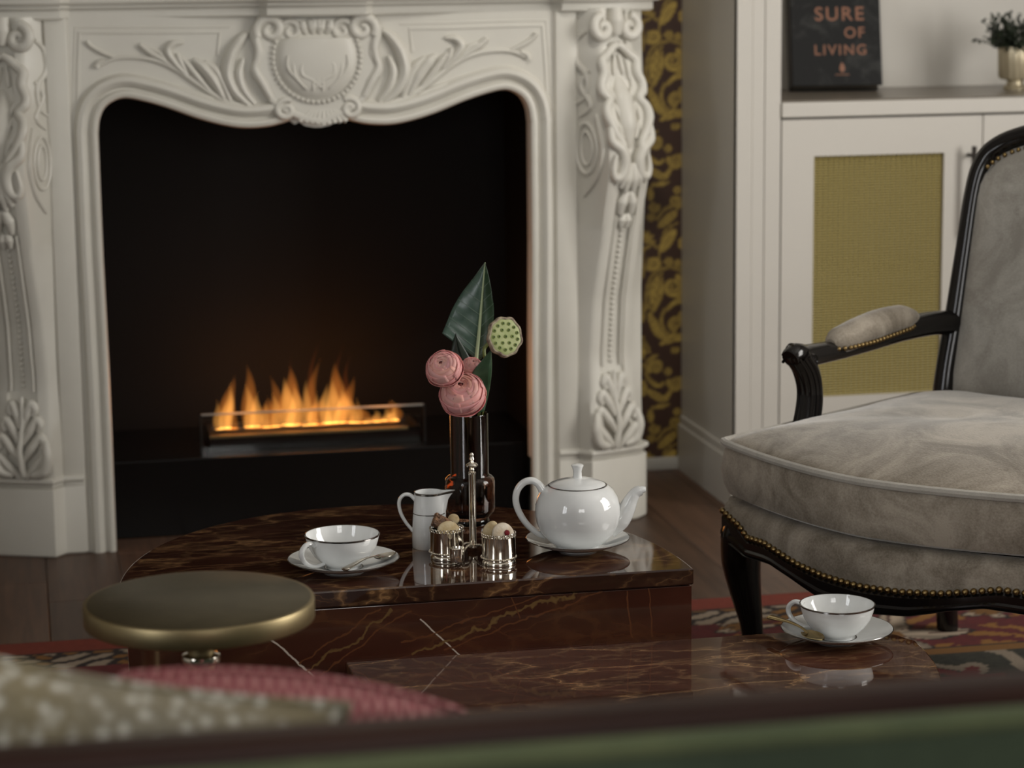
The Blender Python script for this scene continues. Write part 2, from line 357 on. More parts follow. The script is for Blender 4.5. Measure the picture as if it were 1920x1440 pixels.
def prism(poly, z0, z1, bevel=0.0):
    """extrude an outline of (x, y) with softened upper and lower edges"""
    P = [np.array(p[:2], float) for p in poly]; n = len(P)
    def inset(d):
        if d == 0: return P
        out = []
        for i in range(n):
            a = P[i] - P[i - 1]; b_ = P[(i + 1) % n] - P[i]
            na = np.array([-a[1], a[0]]) / (np.linalg.norm(a) + 1e-12); nb = np.array([-b_[1], b_[0]]) / (np.linalg.norm(b_) + 1e-12)
            q = na + nb; q /= max(np.linalg.norm(q), 1e-6); out.append(P[i] + q * d / max(q @ na, 0.35))
        return out
    area_ = sum(P[i - 1][0] * P[i][1] - P[i][0] * P[i - 1][1] for i in range(n))
    s = 1 if area_ > 0 else -1
    if bevel: lv = [(z0, bevel), (z0 + bevel, 0), (z1 - bevel, 0), (z1 - bevel * 0.3, bevel * 0.3), (z1, bevel)]
    else: lv = [(z0, 0), (z1, 0)]
    return loft([[(*q, z) for q in inset(s * d)] for z, d in lv])
def mirror_x(vf, cx):
    v, f = vf; return [(2 * cx - p[0], p[1], p[2]) for p in v], [tuple(reversed(q)) for q in f]
def ball(c, r, sy=1.0, seg=10, rings=6):
    prof = [(max(r * math.sin(PI * i / rings), 1e-5), -r * math.cos(PI * i / rings)) for i in range(rings + 1)]
    v, f = lathe(prof, seg); return [(c[0] + p[0], c[1] + p[1] * sy, c[2] + p[2]) for p in v], f
def transform(vf, M):
    return [tuple(M @ Vector(p)) for p in vf[0]], vf[1]

# ================================================================== the room
def struct(name, vf, material, smooth=False): return tag(add(name, vf, material, None, smooth), kind='structure')
floor = struct('floor', box(RX0, RX1, RY0, RY1, -0.08, -0.016), spinem)
PW = 0.145; base_me = {}
col_i = 0; x = RX0
while x < RX1 - 0.02:
    x1 = min(x + PW, RX1); y = RY0 - random.uniform(0, 1.2)
    while y < RY1:
        y1 = y + 1.9
        a, b_ = max(y, RY0), min(y1, RY1)
        if b_ - a > 0.1:
            add('plank', rbox(x + 0.0006, x1 - 0.0006, a + 0.0006, b_ - 0.0006, -0.016, 0.0, 0.0012, 1), random.choice(plankms), floor, False)
        y = y1
    x = x1
wall_back = struct('wall_back', box(RX0, RX1, RY1, RY1 + 0.12, -0.08, RZ1), spinem)
def wall_with_window(name, axis, pos, thick, lo, hi, w0, w1, s0, s1):
    parts = []
    for (a, b_, c, d) in ((lo, w0, -0.08, RZ1), (w1, hi, -0.08, RZ1), (w0, w1, -0.08, s0), (w0, w1, s1, RZ1)):
        t0, t1 = sorted((pos, pos + thick))
        parts.append(box(t0, t1, a, b_, c, d) if axis == 'x' else box(a, b_, t0, t1, c, d))
    return struct(name, join(*parts), wallwhite)
wall_with_window('wall_right', 'x', RX1, 0.12, RY0, RY1 + 0.12, 1.9, 3.3, 0.55, 2.55)
wall_with_window('wall_left', 'x', RX0, -0.12, RY0, RY1 + 0.12, 0.05, 1.15, 0.55, 2.55)
wall_with_window('wall_front', 'y', RY0, -0.12, RX0 - 0.12, RX1 + 0.12, -0.2, 1.3, 0.6, 2.6)
struct('ceiling', box(RX0 - 0.12, RX1 + 0.12, RY0 - 0.12, RY1 + 0.12, RZ1, RZ1 + 0.1), ceilpaint)
def window(name, axis, pos, a0, a1, z0, z1):
    bars = []
    def bar(a, b_, c, d, t=0.03):
        bars.append(box(pos - t, pos + t, a, b_, c, d) if axis == 'x' else box(a, b_, pos - t, pos + t, c, d))
    bar(a0, a0 + 0.05, z0, z1); bar(a1 - 0.05, a1, z0, z1); bar(a0, a1, z0, z0 + 0.05); bar(a0, a1, z1 - 0.05, z1)
    mid = (a0 + a1) / 2; bar(mid - 0.025, mid + 0.025, z0, z1, 0.02); bar(a0, a1, z0 + 1.25, z0 + 1.29, 0.02)
    return struct(name, join(*bars), cabpaint)
window('window_1', 'x', RX1 - 0.02, 1.9, 3.3, 0.55, 2.55); window('window_2', 'x', RX0 + 0.02, 0.05, 1.15, 0.55, 2.55); window('window_3', 'y', RY0 + 0.02, -0.2, 1.3, 0.6, 2.6)

CSP = root('ceiling_spotlight', (SPOT_AT.x, SPOT_AT.y, RZ1), 'round spotlight mounted on the ceiling in front of the fireplace', 'ceiling light')
add('trim_ring', lathe([(0.078, 0.0), (0.098, 0.0), (0.098, -0.012), (0.090, -0.045), (0.084, -0.045), (0.078, -0.010)], 40), cabpaint, CSP)
add('reflector', lathe([(0.0001, -0.004), (0.079, -0.004), (0.079, -0.001), (0.0001, -0.001)], 32), silverm, CSP)
# wallpaper: a damask drawn from scrolls, leaves and rosettes, printed on the wall's surface
def damask_tile():
    W, Hh, st = 215, 422, 1.25
    gx, gy = np.meshgrid(np.arange(0, W, st), np.arange(0, Hh, st)); best = np.full(gx.shape, 99.0); lit = np.zeros(gx.shape)
    def dab(x, y, r, l=0.0):
        for oy in (-Hh, 0, Hh):
            d = np.hypot(gx - x, gy - (y % Hh) - oy) - r * 1.02
            m_ = d < best; best[m_] = d[m_]; lit[m_] = l
    def stroke(pts, ws, l=0.0):
        p = smooth_path([(a, b2, 0) for a, b2 in pts], 10); rr = interp(ws, len(p))
        for q, r in zip(p, rr): dab(q[0], q[1], r, l); dab(-q[0], q[1], r, l)
    def spiral(cx, cy, r, turns, w, a0=0, s=1, l=0.0):
        n = int(26 * turns)
        for i in range(n):
            t = i / n; a = a0 + s * 2 * PI * turns * t; rr = r * (1 - 0.85 * t)
            dab(cx + rr * math.cos(a), cy + rr * math.sin(a), w * (1 - 0.45 * t), l)
    def leaf(cx, cy, ln, wd, ang, l=0.1):
        for t in np.linspace(-1, 1, 22):
            dab(cx + ln * t * math.cos(ang), cy + ln * t * math.sin(ang), wd * (1 - t * t) ** 0.6 + 0.3, l)
    def flower(cx, cy, r, l=0.2):
        for k in range(6): dab(cx + r * 0.6 * math.cos(k * PI / 3), cy + r * 0.6 * math.sin(k * PI / 3), r * 0.45, l)
    # main medallion
    dab(0, 171, 5); dab(0, 178, 3); stroke([(0, 165), (8, 150), (16, 158)], [3, 4, 2]); stroke([(14, 168), (24, 150), (32, 128), (35, 98)], [2, 5, 6, 2], .1)
    leaf(22, 122, 28, 8, 1.75, .2); stroke([(2, 160), (6, 125), (14, 98), (30, 84), (52, 79), (70, 86), (79, 104)], [2, 2.5, 2.5, 3, 3, 3, 2])
    stroke([(8, 150), (12, 120), (20, 102), (36, 90)], [1.6] * 4); spiral(57, 116, 20, 1.9, 5, -1.2, 1, .25); stroke([(79, 104), (80, 125), (66, 138)], [3, 4, 5])
    spiral(20, 70, 12, 1.6, 5, 2.4, -1, .2); stroke([(0, 84), (8, 76), (10, 62)], [3, 3, 2]); stroke([(0, 40), (0, 95)], [2, 3])
    for k in range(-3, 4): leaf(13 * math.sin(k * 0.5), 30 - 13 * math.cos(k * 0.5), 10, 3.6, -PI / 2 + k * 0.5, .25)
    stroke([(0, 44), (18, 36), (34, 46)], [3, 3, 2]); leaf(46, 28, 24, 10, -1.0, .3); stroke([(30, 56), (40, 12), (64, -4)], [2, 2, 1.5])
    spiral(82, 32, 14, 1.2, 8, 0, 1, .5); flower(48, 68, 8, .3); flower(65, 71, 7, .3); flower(77, 80, 6, .3)
    # acanthus below
    stroke([(12, 168), (20, 184), (30, 202), (46, 212), (58, 206)], [4, 8, 9, 6, 3], .2); stroke([(40, 158), (35, 176), (38, 196), (50, 208)], [2.5, 4, 4, 2])
    stroke([(44, 160), (60, 146), (84, 142)], [3, 5, 4], .15); spiral(62, 186, 13, 1.5, 4, 1.8, 1, .2); spiral(76, 172, 9, 1.2, 4, 0, -1, .2)
    stroke([(34, 224), (52, 216), (76, 212), (96, 218)], [3, 7, 8, 4], .2); spiral(59, 236, 6, 1.0, 4, 0, 1); stroke([(90, 150), (96, 180), (90, 206)], [5, 8, 5], .25)
    # lesser medallion
    for k in range(5):
        for j in range(k + 1): dab((j * 2 - k) * 3.2, 210 + k * 7, 2.6, .1)
    leaf(0, 238, 12, 4, PI / 2, .2); leaf(17, 250, 12, 3.4, -0.5, .1); spiral(24, 268, 13, 1.7, 4.5, 2.6, 1, .15)
    stroke([(4, 262), (8, 286), (26, 304), (38, 300)], [3, 3, 5, 3], .1); flower(47, 278, 7); spiral(62, 300, 14, 1.5, 4.5, 3.4, -1, .1); flower(72, 296, 8)
    leaf(0, 308, 14, 7, PI / 2, .2); stroke([(8, 312), (22, 322), (40, 330), (54, 312)], [4, 7, 6, 3], .15); stroke([(18, 346), (34, 344), (48, 340)], [3, 5, 2], .1)
    leaf(14, 362, 12, 6, 1.5, .1); spiral(20, 386, 9, 1.3, 4, 0, 1); stroke([(26, 410), (40, 392), (60, 384)], [2, 3, 3]); spiral(60, 378, 11, 1.4, 4, 1.2, -1); flower(64, 356, 7)
    leaf(46, 410, 22, 8, -0.7, .1); spiral(14, 404, 7, 1.2, 3, 0, 1)
    # the further repeat, half a drop lower
    for (dx, dy) in ((215, 211),):
        for k in range(-3, 4): leaf(dx - 16 * abs(math.sin(k * 0.5)), dy + 30 - 16 * math.cos(k * 0.5), 13, 5, -PI / 2 - abs(k) * 0.5, .2)
        spiral(dx - 26, dy + 74, 16, 1.6, 6, 0.6, 1, .2); spiral(dx - 60, dy + 116, 22, 1.8, 6, 4, -1, .2); leaf(dx - 24, dy + 130, 30, 9, 1.4, .2)
        stroke([(dx - 12, dy + 168), (dx - 30, dy + 205), (dx - 60, dy + 200)], [4, 9, 3], .2); spiral(dx - 24, dy - 60, 15, 1.6, 5, 0, 1); leaf(dx, dy - 90, 26, 7, PI / 2, .1); leaf(dx - 50, dy - 30, 26, 8, 0.8, .2)
        stroke([(dx - 80, dy + 60), (dx - 100, dy + 20), (dx - 80, dy - 30)], [3, 6, 3], .1)
    mask = np.clip(0.5 - best / 1.6, 0, 1); hatch = 0.68 + 0.32 * np.cos(best * 1.7)
    brown = np.array([0.060, 0.028, 0.017]); gold = np.array([0.60, 0.42, 0.095])
    colr = brown + (mask * hatch)[..., None] * (gold * (0.85 + 0.7 * lit[..., None]) - brown)
    return colr, st
TILE, TST = damask_tile()
def painted_grid(name, xs, zs, colour_at, to3d, material, parent, sub=(0, 0, 0)):
    nx, nz = len(xs), len(zs); X, Z = np.meshgrid(xs, zs); co = to3d(X.ravel(), Z.ravel()) - np.array(sub)
    i = np.arange((nx - 1) * (nz - 1)); r, c = i // (nx - 1), i % (nx - 1); a = r * nx + c
    quads = np.stack([a, a + 1, a + nx + 1, a + nx], 1).astype(np.int32)
    me = bpy.data.meshes.new(name); me.vertices.add(nx * nz); me.vertices.foreach_set('co', co.astype(np.float32).ravel())
    me.loops.add(quads.size); me.loops.foreach_set('vertex_index', quads.ravel()); me.polygons.add(len(quads)); me.polygons.foreach_set('loop_start', np.arange(0, quads.size, 4, dtype=np.int32))
    me.update(calc_edges=True)
    at = me.color_attributes.new('print', 'FLOAT_COLOR', 'POINT'); colr = colour_at(X.ravel(), Z.ravel()); at.data.foreach_set('color', np.c_[colr, np.ones(len(colr))].astype(np.float32).ravel())
    return link(name, me, material, parent)
def damask_at(X, Z):
    u = (X - 1.408) * 780; v = ((0.883 - Z) * 810 + 173) % 422
    u = (u + 215) % 430 - 215; iu = np.clip((np.abs(u) / TST).astype(int), 0, TILE.shape[1] - 1); iv = np.clip((v / TST).astype(int), 0, TILE.shape[0] - 1)
    return TILE[iv, iu]
for x0_, x1_, z0_, z1_, st_ in ((1.12, 1.515, 0.0, 1.42, 0.0025), (1.12, 1.515, 1.42, 2.89, 0.0065), (-2.29, 0.12, 0.0, 2.89, 0.0078)):
    painted_grid('wallpaper', np.linspace(x0_, x1_, int((x1_ - x0_) / st_)), np.linspace(z0_, z1_, int((z1_ - z0_) / st_)), damask_at, lambda X, Z: np.c_[X, np.full(len(X), RY1 - 0.002), Z], paperm, wall_back)
tag(add('baseboard_back', rbox(RX0 + 0.002, 1.5, RY1 - 0.017, RY1 - 0.0025, 0.0, 0.03, 0.003), wallwhite), kind='structure')
struct('wall_chimney', join(box(0.02, 0.111, 4.986, RY1 - 0.003, 0, RZ1), box(1.089, 1.18, 4.986, RY1 - 0.003, 0, RZ1), box(0.111, 1.089, 4.986, RY1 - 0.003, 1.0, RZ1)), plaster)

# ================================================================== the mantelpiece
CX = 0.60
FM = root('fireplace_mantel', (CX, 4.93, 0), 'carved white mantelpiece with scrolls and leaves around the dark hearth', 'mantelpiece')
FS = (CX, 4.93, 0)
def fadd(name, vf, parent=FM, smooth=True): return add(name, vf, plaster, parent, smooth, FS)
YF = 4.895                                  # front of the frieze
def fp(x, y, Y=YF): p = on_y(x, y, Y); return (p[0], Y, p[2])
half = [(214, 1033), (208, 900), (200, 700), (192, 480), (185, 290), (184.5, 250), (187, 224), (196, 203), (212, 190), (233, 184), (262, 188), (310, 201), (370, 222), (420, 235), (460, 240), (500, 237.5), (528, 231), (543, 226)]
hw = [fp(*p) for p in half]; hw[0] = (hw[1][0], YF, 0.0); x_in = hw[5][0]
hw = [(p[0] if i > 5 else x_in + (0.003 if i < 3 else 0), p[2]) for i, p in enumerate(hw)]
arch = smooth_path([(a, 0, b_) for a, b_ in hw[5:]], 4); arch = [(p[0], p[2]) for p in arch]
shell = [fp(*p) for p in ((552, 233), (561, 229), (572, 236), (590, 239))]; shell = [(p[0], p[2]) for p in shell]
left_curve = hw[:5] + arch + shell
curve = left_curve + [(2 * CX - a, b_) for a, b_ in reversed(left_curve)]
TOPZ = 1.092
outline = curve + [(1.10, 0.0), (1.10, TOPZ), (0.10, TOPZ), (0.10, 0.0)]
def slab_y(poly, y0, y1):
    n = len(poly); V = [(a, y0, b_) for a, b_ in poly] + [(a, y1, b_) for a, b_ in poly]
    return V, [tuple(range(n)), tuple(range(2 * n - 1, n - 1, -1))] + [(i, (i + 1) % n, n + (i + 1) % n, n + i) for i in range(n)]
o = fadd('frieze_panel', slab_y(outline, YF, 4.925), smooth=False)
# moulding that follows the opening
def sweep_profile(curve, prof, Y0):
    P = np.array(curve); n = len(P); T = np.gradient(P, axis=0); T /= np.linalg.norm(T, axis=1)[:, None] + 1e-9
    Nn = np.c_[-T[:, 1], T[:, 0]]                    # points away from the opening
    for _ in range(3): Nn[1:-1] = (Nn[:-2] + 2 * Nn[1:-1] + Nn[2:]) / 4
    Nn /= np.linalg.norm(Nn, axis=1)[:, None]
    return [[(P[i][0] + Nn[i][0] * d, Y0 - h, P[i][1] + Nn[i][1] * d) for d, h in prof] for i in range(n)]
def open_loft(secs):
    n = len(secs[0]); V = [p for s in secs for p in s]
    return V, [(i * n + j, i * n + j + 1, (i + 1) * n + j + 1, (i + 1) * n + j) for i in range(len(secs) - 1) for j in range(n - 1)]
PR = [(0.0, -0.03), (0.0, 0.004), (0.003, 0.010), (0.009, 0.012), (0.014, 0.010), (0.017, 0.003), (0.021, 0.003), (0.026, 0.011), (0.034, 0.015), (0.042, 0.013), (0.047, 0.006), (0.05, -0.002)]
smooth_curve = hw[:5] + arch
smooth_curve = [p for p in smooth_curve]
dense = smooth_path([(a, 0, b_) for a, b_ in smooth_curve], 2); dense = [(p[0], p[2]) for p in dense]
mold = open_loft(sweep_profile(dense, PR, YF))
fadd('arch_moulding', mold); fadd('arch_moulding', mirror_x(mold, CX))
# thin beads framing the frieze panels
def strip(pts, r, parent=FM, name='panel_bead', Y=YF, n=5, flat=0.7):
    P = smooth_path([fp(x, y, Y) for x, y in pts], n) if n > 1 else [fp(x, y, Y) for x, y in pts]
    return tube(P, r, 8, flat=((0, 1, 0), flat))
def both(name, vf, parents=(FM, FM)):
    return fadd(name, vf, parents[0]), fadd(name, mirror_x(vf, CX), parents[1])
both('panel_bead', strip([(146, 195), (147, 120), (149, 62), (220, 61), (330, 61), (412, 60), (408, 104)], 0.0038, n=1))
both('panel_bead', strip([(138, 200), (139, 120), (141, 52), (220, 51), (330, 51), (430, 50)], 0.0022, n=1))
# mantel shelf: stacked mouldings, stepping forward over legs and centre
def shelf_outline(over):
    pts = [(-0.075, 5.0), (-0.125, 4.925), (-0.03, 4.865), (0.095, 4.862), (0.115, 4.885), (0.30, 4.882), (0.42, 4.872), (0.485, 4.866), (0.50, 4.848), (0.60, 4.842)]
    pts = [(a + (-over if i < 2 else 0), b_ - (over if i > 0 else 0)) for i, (a, b_) in enumerate(pts)]
    return pts + [(2 * CX - a, b_) for a, b_ in reversed(pts[:-1])]
for name, ov, z0, z1, bv in (('shelf_moulding', -0.012, 1.078, 1.0995, 0.004), ('shelf_moulding', 0.0, 1.0985, 1.108, 0.003), ('shelf_moulding', 0.014, 1.107, 1.126, 0.005), ('mantel_shelf', 0.035, 1.125, 1.160, 0.008)):
    fadd(name, prism(shelf_outline(ov), z0, z1, bv))
# canted legs
NV = np.array([-0.39, -0.92]); NV /= np.linalg.norm(NV); TV = np.array([-NV[1], NV[0]]); LC = np.array([-0.015, 4.88])
ZP = [0.15, 0.18, 0.22, 0.28, 0.36, 0.48, 0.62, 0.74, 0.80, 0.86, 0.92, 1.0, 1.085]
PP = [-0.006, 0.004, 0.006, -0.004, -0.013, -0.004, 0.026, 0.055, 0.060, 0.050, 0.026, 0.010, 0.004]
HP = [0.062, 0.064, 0.063, 0.060, 0.056, 0.054, 0.050, 0.052, 0.053, 0.053, 0.050, 0.046, 0.046]
pz = lambda z: float(np.interp(z, ZP, PP)); hz = lambda z: float(np.interp(z, ZP, HP))
def leg_pt(s, z, lift=0.0):
    q = LC + TV * s + NV * (pz(z) + lift); return (q[0], q[1], z)
secs = []
for z in np.linspace(0.15, 1.085, 46):
    h = hz(z)
    prof = [(-h, 0.006), (-h + 0.008, 0.0), (-h * 0.55, 0.0), (-h * 0.5, 0.007), (h * 0.5, 0.007), (h * 0.55, 0.0), (h - 0.008, 0.0), (h, 0.006)]
    ring = [leg_pt(s, z, -l) for s, l in prof]
    a = LC + TV * h * 1.0 + NV * -0.004; ring += [(0.075, 4.905, z), (0.075, 4.985, z), (-0.075, 5.0, z), (-0.085 - 0.2 * max(pz(z), 0), 4.93, z)]
    secs.append(ring)
legs = both('leg', loft(secs))
# plain inner pilaster between leg and opening
both('inner_pilaster', join(rbox(0.062, 0.108, 4.885, 4.985, 0.0, 1.085, 0.006)))
pl = [(-0.071, 4.903), (0.041, 4.856), (0.064, 4.884), (0.105, 4.884), (0.105, 4.985), (-0.075, 5.0), (-0.097, 4.935)]
for name, grow, z0, z1 in (('plinth', 0.0, 0.0, 0.142), ('plinth_moulding', -0.004, 0.141, 0.152), ('plinth_moulding', 0.004, 0.151, 0.164)):
    q = [(a + (-grow if a < 0 else 0), b_ - (grow if b_ < 4.95 else 0)) for a, b_ in pl]; both(name, prism(q, z0, z1, 0.004))
# carving helpers
def carve(pts, rad, Y=YF - 0.002, n=6, flat=1.0, seg=10):
    P = smooth_path([fp(x, y, Y) for x, y in pts], n); return tube(P, interp([r * 0.00108 for r in rad], len(P)), seg, flat=((0, 1, 0), flat))
def lcarve(pts, rad, lift=0.0, n=6, seg=10):
    P = smooth_path([(s, z, 0) for s, z in pts], n); Q = [leg_pt(p[0], p[1], lift) for p in P]; return tube(Q, interp(rad, len(Q)), seg)
def spiral_pts(cx, cy, r, turns, a0, sgn, n=22):
    return [(cx + r * (1 - 0.85 * t) * math.cos(a0 + sgn * 2 * PI * turns * t), cy + r * (1 - 0.85 * t) * math.sin(a0 + sgn * 2 * PI * turns * t)) for t in np.linspace(0, 1, n)]
# leaf spray on the frieze
spray = root  # (helper name kept free)
S = fadd('leaf_spray', carve([(528, 208), (470, 203), (420, 188), (372, 158), (335, 133), (300, 116), (260, 108), (215, 110), (184, 124)], [8, 7, 6, 6, 5, 5, 4.5, 4, 3.5]))
S2 = fadd('leaf_spray', mirror_x(carve([(528, 208), (470, 203), (420, 188), (372, 158), (335, 133), (300, 116), (260, 108), (215, 110), (184, 124)], [8, 7, 6, 6, 5, 5, 4.5, 4, 3.5]), CX))
leaves = [([(216, 108), (190, 98), (170, 86), (163, 77)], [3, 4, 3.5, 4]), ([(196, 113), (184, 118), (181, 127)], [4, 5, 5.5]),
 ([(330, 130), (305, 112), (280, 98), (262, 84)], [3, 5, 6, 4.5]), ([(318, 124), (300, 100), (278, 92)], [3, 4.5, 3]),
 ([(350, 142), (326, 116), (314, 96), (324, 82), (344, 80)], [4, 7, 8, 7, 3]), ([(352, 140), (338, 116), (332, 100)], [3, 6, 4]),
 ([(395, 172), (368, 142), (352, 122), (340, 108)], [4, 7, 6, 3]), ([(420, 186), (400, 150), (378, 124), (362, 112)], [5, 11, 10, 4]),
 ([(432, 190), (418, 158), (404, 132), (384, 116)], [5, 8, 8, 4]), ([(470, 200), (440, 172), (426, 140), (432, 104), (450, 74), (466, 60)], [5, 10, 12, 12, 9, 4]),
 ([(478, 196), (456, 168), (448, 138), (456, 110)], [5, 9, 9, 4]), ([(450, 176), (430, 150), (420, 118), (428, 88)], [4, 6, 6, 3]),
 ([(400, 186), (370, 176), (345, 170), (322, 168)], [4, 5, 5, 2]), ([(430, 200), (400, 190), (372, 184), (350, 180)], [4, 5, 4, 2]), ([(470, 212), (430, 205), (400, 199), (384, 196)], [4, 5, 4, 2]), ([(515, 214), (480, 214), (450, 212)], [4, 4, 2])]
for pts, rr in leaves:
    vf = carve(pts, [r * 1.08 for r in rr], flat=1.2); both('leaf', vf, (S, S2))
# cartouche in the middle of the frieze
def cart(x, y, Y=YF): return fp(x, y, Y)
cout = [(512, 36), (488, 40), (474, 58), (478, 82), (488, 98), (484, 112), (475, 128), (480, 144), (496, 158), (500, 176), (520, 196), (548, 212), (575, 222), (606, 226)]
cw = [(fp(*p)[0], fp(*p)[2]) for p in cout]; cw = cw + [(2 * CX - a, b_) for a, b_ in reversed(cw[:-1])]
cw = [(p[0], p[2]) for p in smooth_path([(a, 0, b_) for a, b_ in cw], 4)]
C = fadd('cartouche', slab_y(cw, YF - 0.013, YF + 0.01), smooth=True)
rim = tube([(a, YF - 0.011, b_) for a, b_ in cw], 0.007, 8, flat=((0, 1, 0), 0.8)); fadd('cartouche_rim', rim, C)
# domed shield with bead border
SC = fp(606, 108); SRX, SRZ = 0.082, 0.083
def shield_pt(u, v):                          # u angle, v 0..1 from centre
    a = u; x_ = SRX * v * math.sin(a); z_ = -SRZ * v * math.cos(a)
    z_ = min(z_, 0.040 * 1.0)
    dome = 0.016 * (1 - v * v) ** 0.5 if v < 1 else 0
    return (CX + x_, YF - 0.014 - dome, SC[2] + z_)
nv, nu = 10, 48; V = [shield_pt(2 * PI * j / nu, i / nv) for i in range(nv + 1) for j in range(nu)]
F = [(i * nu + j, i * nu + (j + 1) % nu, (i + 1) * nu + (j + 1) % nu, (i + 1) * nu + j) for i in range(nv) for j in range(nu)]
fadd('shield', (V, F), C)
bead0 = None
def bead(parent, p, r, name='bead'):
    global bead0
    q = (p[0] - FS[0], p[1] - FS[1], p[2] - FS[2])
    if bead0 is None:
        bead0 = add(name, ball((0, 0, 0), 1.0, 1, 8, 5), plaster, parent)
        bead0.location = q; bead0.scale = (r, r, r); return bead0
    c = copy_of(bead0, parent, q, scale=(r, r, r)); c.name = name; return c
for k in range(33):
    a = math.radians(-112 + 224 * k / 32); bead(C, (CX + 0.0885 * math.sin(a), YF - 0.016, SC[2] - 0.0885 * math.cos(a)), 0.0046)
for pts, rr in ([[(606, 170), (606, 130), (606, 100), (606, 84)], [2, 3, 3, 1.5]], [[(604, 165), (585, 150), (567, 140), (566, 122), (578, 116), (584, 126)], [2, 3, 4, 4, 3, 2]], [[(600, 158), (588, 132), (592, 112), (600, 104)], [2, 3, 3, 1]], [[(566, 160), (553, 140), (550, 118)], [1.5, 3, 1.5]], [[(576, 168), (560, 152), (540, 128), (540, 104)], [1.5, 2.5, 2.5, 1.5]]):
    vf = carve(pts, rr, YF - 0.026, flat=0.8); fadd('shield_relief', vf, C); fadd('shield_relief', mirror_x(vf, CX), C)
for pts, rr in ((spiral_pts(506, 56, 27, 1.35, 2.6, 1), [9, 10, 9, 7, 5]), (spiral_pts(545, 58, 20, 1.2, 3.6, 1), [6, 7, 6, 4]), ([(478, 66), (484, 92), (482, 112), (478, 130), (492, 156), (508, 184)], [7, 8, 7, 7, 8, 6]), (spiral_pts(536, 206, 20, 1.4, 5.2, -1), [6, 7, 6, 4]), ([(566, 40), (568, 52), (575, 64)], [8, 10, 4]), ([(580, 38), (584, 52), (588, 64)], [8, 10, 4]), ([(596, 36), (598, 50), (600, 64)], [8, 10, 4])):
    vf = carve(pts, rr, YF - 0.012); fadd('scroll', vf, C); fadd('scroll', mirror_x(vf, CX), C)
for k in range(-4, 5):                        # little shell under the cartouche
    xx = 606 + k * 11; vf = carve([(606 + k * 5, 204), (606 + k * 9, 220), (xx, 234 - abs(k) * 1.8)], [3, 5.5, 5.5], YF - 0.010, 4); fadd('shell_rib', vf, C)
# carving on the two legs
OR, OR2 = legs
def lboth(name, vf): fadd(name, vf, OR); fadd(name, mirror_x(vf, CX), OR2)
for s in (-1, 1):
    lboth('scroll', lcarve([(s * a, b_) for a, b_ in spiral_pts(0.034, 1.045, 0.026, 1.2, 1.5, -1)], [0.010, 0.012, 0.010, 0.007]))
    lboth('shell_frame', lcarve([(0.0, 1.012), (s * 0.014, 1.004), (s * 0.030, 0.990), (s * 0.044, 0.978), (s * 0.042, 0.955), (s * 0.052, 0.932), (s * 0.050, 0.915), (s * 0.038, 0.902), (s * 0.050, 0.885), (s * 0.052, 0.865), (s * 0.040, 0.835), (s * 0.024, 0.81), (s * 0.024, 0.782)], [0.007, 0.009, 0.009, 0.011, 0.011, 0.010, 0.011, 0.009, 0.010, 0.011, 0.010, 0.009, 0.006], 0.002))
    lboth('scroll', lcarve([(s * 0.048, 0.86), (s * 0.050, 0.82), (s * 0.028, 0.80), (s * 0.018, 0.775), (s * 0.024, 0.748), (s * 0.040, 0.742), (s * 0.046, 0.760), (s * 0.040, 0.79)], [0.006, 0.010, 0.012, 0.013, 0.012, 0.009, 0.007, 0.004], 0.002))
    lboth('shell_rib', lcarve([(s * 0.006, 0.99), (s * 0.010, 0.965), (s * 0.012, 0.95)], [0.004, 0.006, 0.004], -0.004)); lboth('shell_rib', lcarve([(s * 0.022, 0.98), (s * 0.026, 0.955), (s * 0.026, 0.94)], [0.004, 0.006, 0.004], -0.004))
    for k, (a, z_) in enumerate(((0.034, 0.93), (0.030, 0.895), (0.032, 0.86))): lboth('leaf', lcarve([(s * 0.016, z_ - 0.04), (s * (a - 0.008), z_ - 0.015), (s * a, z_)], [0.003, 0.006, 0.003], -0.004))
    for k in range(3): lboth('palmette_leaf', lcarve([(s * 0.002, 0.770), (s * (0.008 + 0.010 * k), 0.745 - 0.004 * (2 - k)), (s * (0.010 + 0.014 * k), 0.710 + 0.010 * k)], [0.005, 0.0105, 0.005], 0.002))
    lboth('bell_petal', lcarve([(s * 0.003, 0.712), (s * 0.012, 0.690), (s * 0.014, 0.664)], [0.006, 0.012, 0.006])); lboth('bell_petal', lcarve([(s * 0.002, 0.664), (s * 0.007, 0.652), (s * 0.007, 0.635)], [0.005, 0.010, 0.005]))
    lboth('channel_bead', lcarve([(s * 0.022, 0.66), (s * 0.022, 0.5), (s * 0.024, 0.34)], [0.003, 0.0035, 0.003], 0.0))
    for k, (a, z_) in enumerate(((0.020, 0.322), (0.032, 0.290), (0.040, 0.255), (0.048, 0.215))):   # acanthus at the foot
        lboth('acanthus_lobe', lcarve([(s * 0.004, z_ - 0.055), (s * a * 0.55, z_ - 0.028), (s * a, z_ - 0.006), (s * (a + 0.008), z_ - 0.018), (s * (a + 0.002), z_ - 0.030)], [0.005, 0.010, 0.010, 0.008, 0.005], 0.002))
    lboth('acanthus_lobe', lcarve([(s * 0.052, 0.245), (s * 0.056, 0.21), (s * 0.046, 0.18), (s * 0.02, 0.172)], [0.006, 0.012, 0.012, 0.008], 0.004))
lboth('acanthus_stem', lcarve([(0, 0.33), (0.003, 0.28), (-0.002, 0.22), (0.004, 0.17)], [0.005, 0.006, 0.007, 0.008], 0.006))
lboth('oval_boss', lcarve([(0.0, 0.945), (0.0, 0.90), (0.0, 0.845), (0, 0.80)], [0.008, 0.026, 0.024, 0.008], -0.014)); lboth('scroll_knop', lcarve([(0, 1.085), (0.0, 1.06), (0, 1.03)], [0.014, 0.018, 0.010], 0.0))
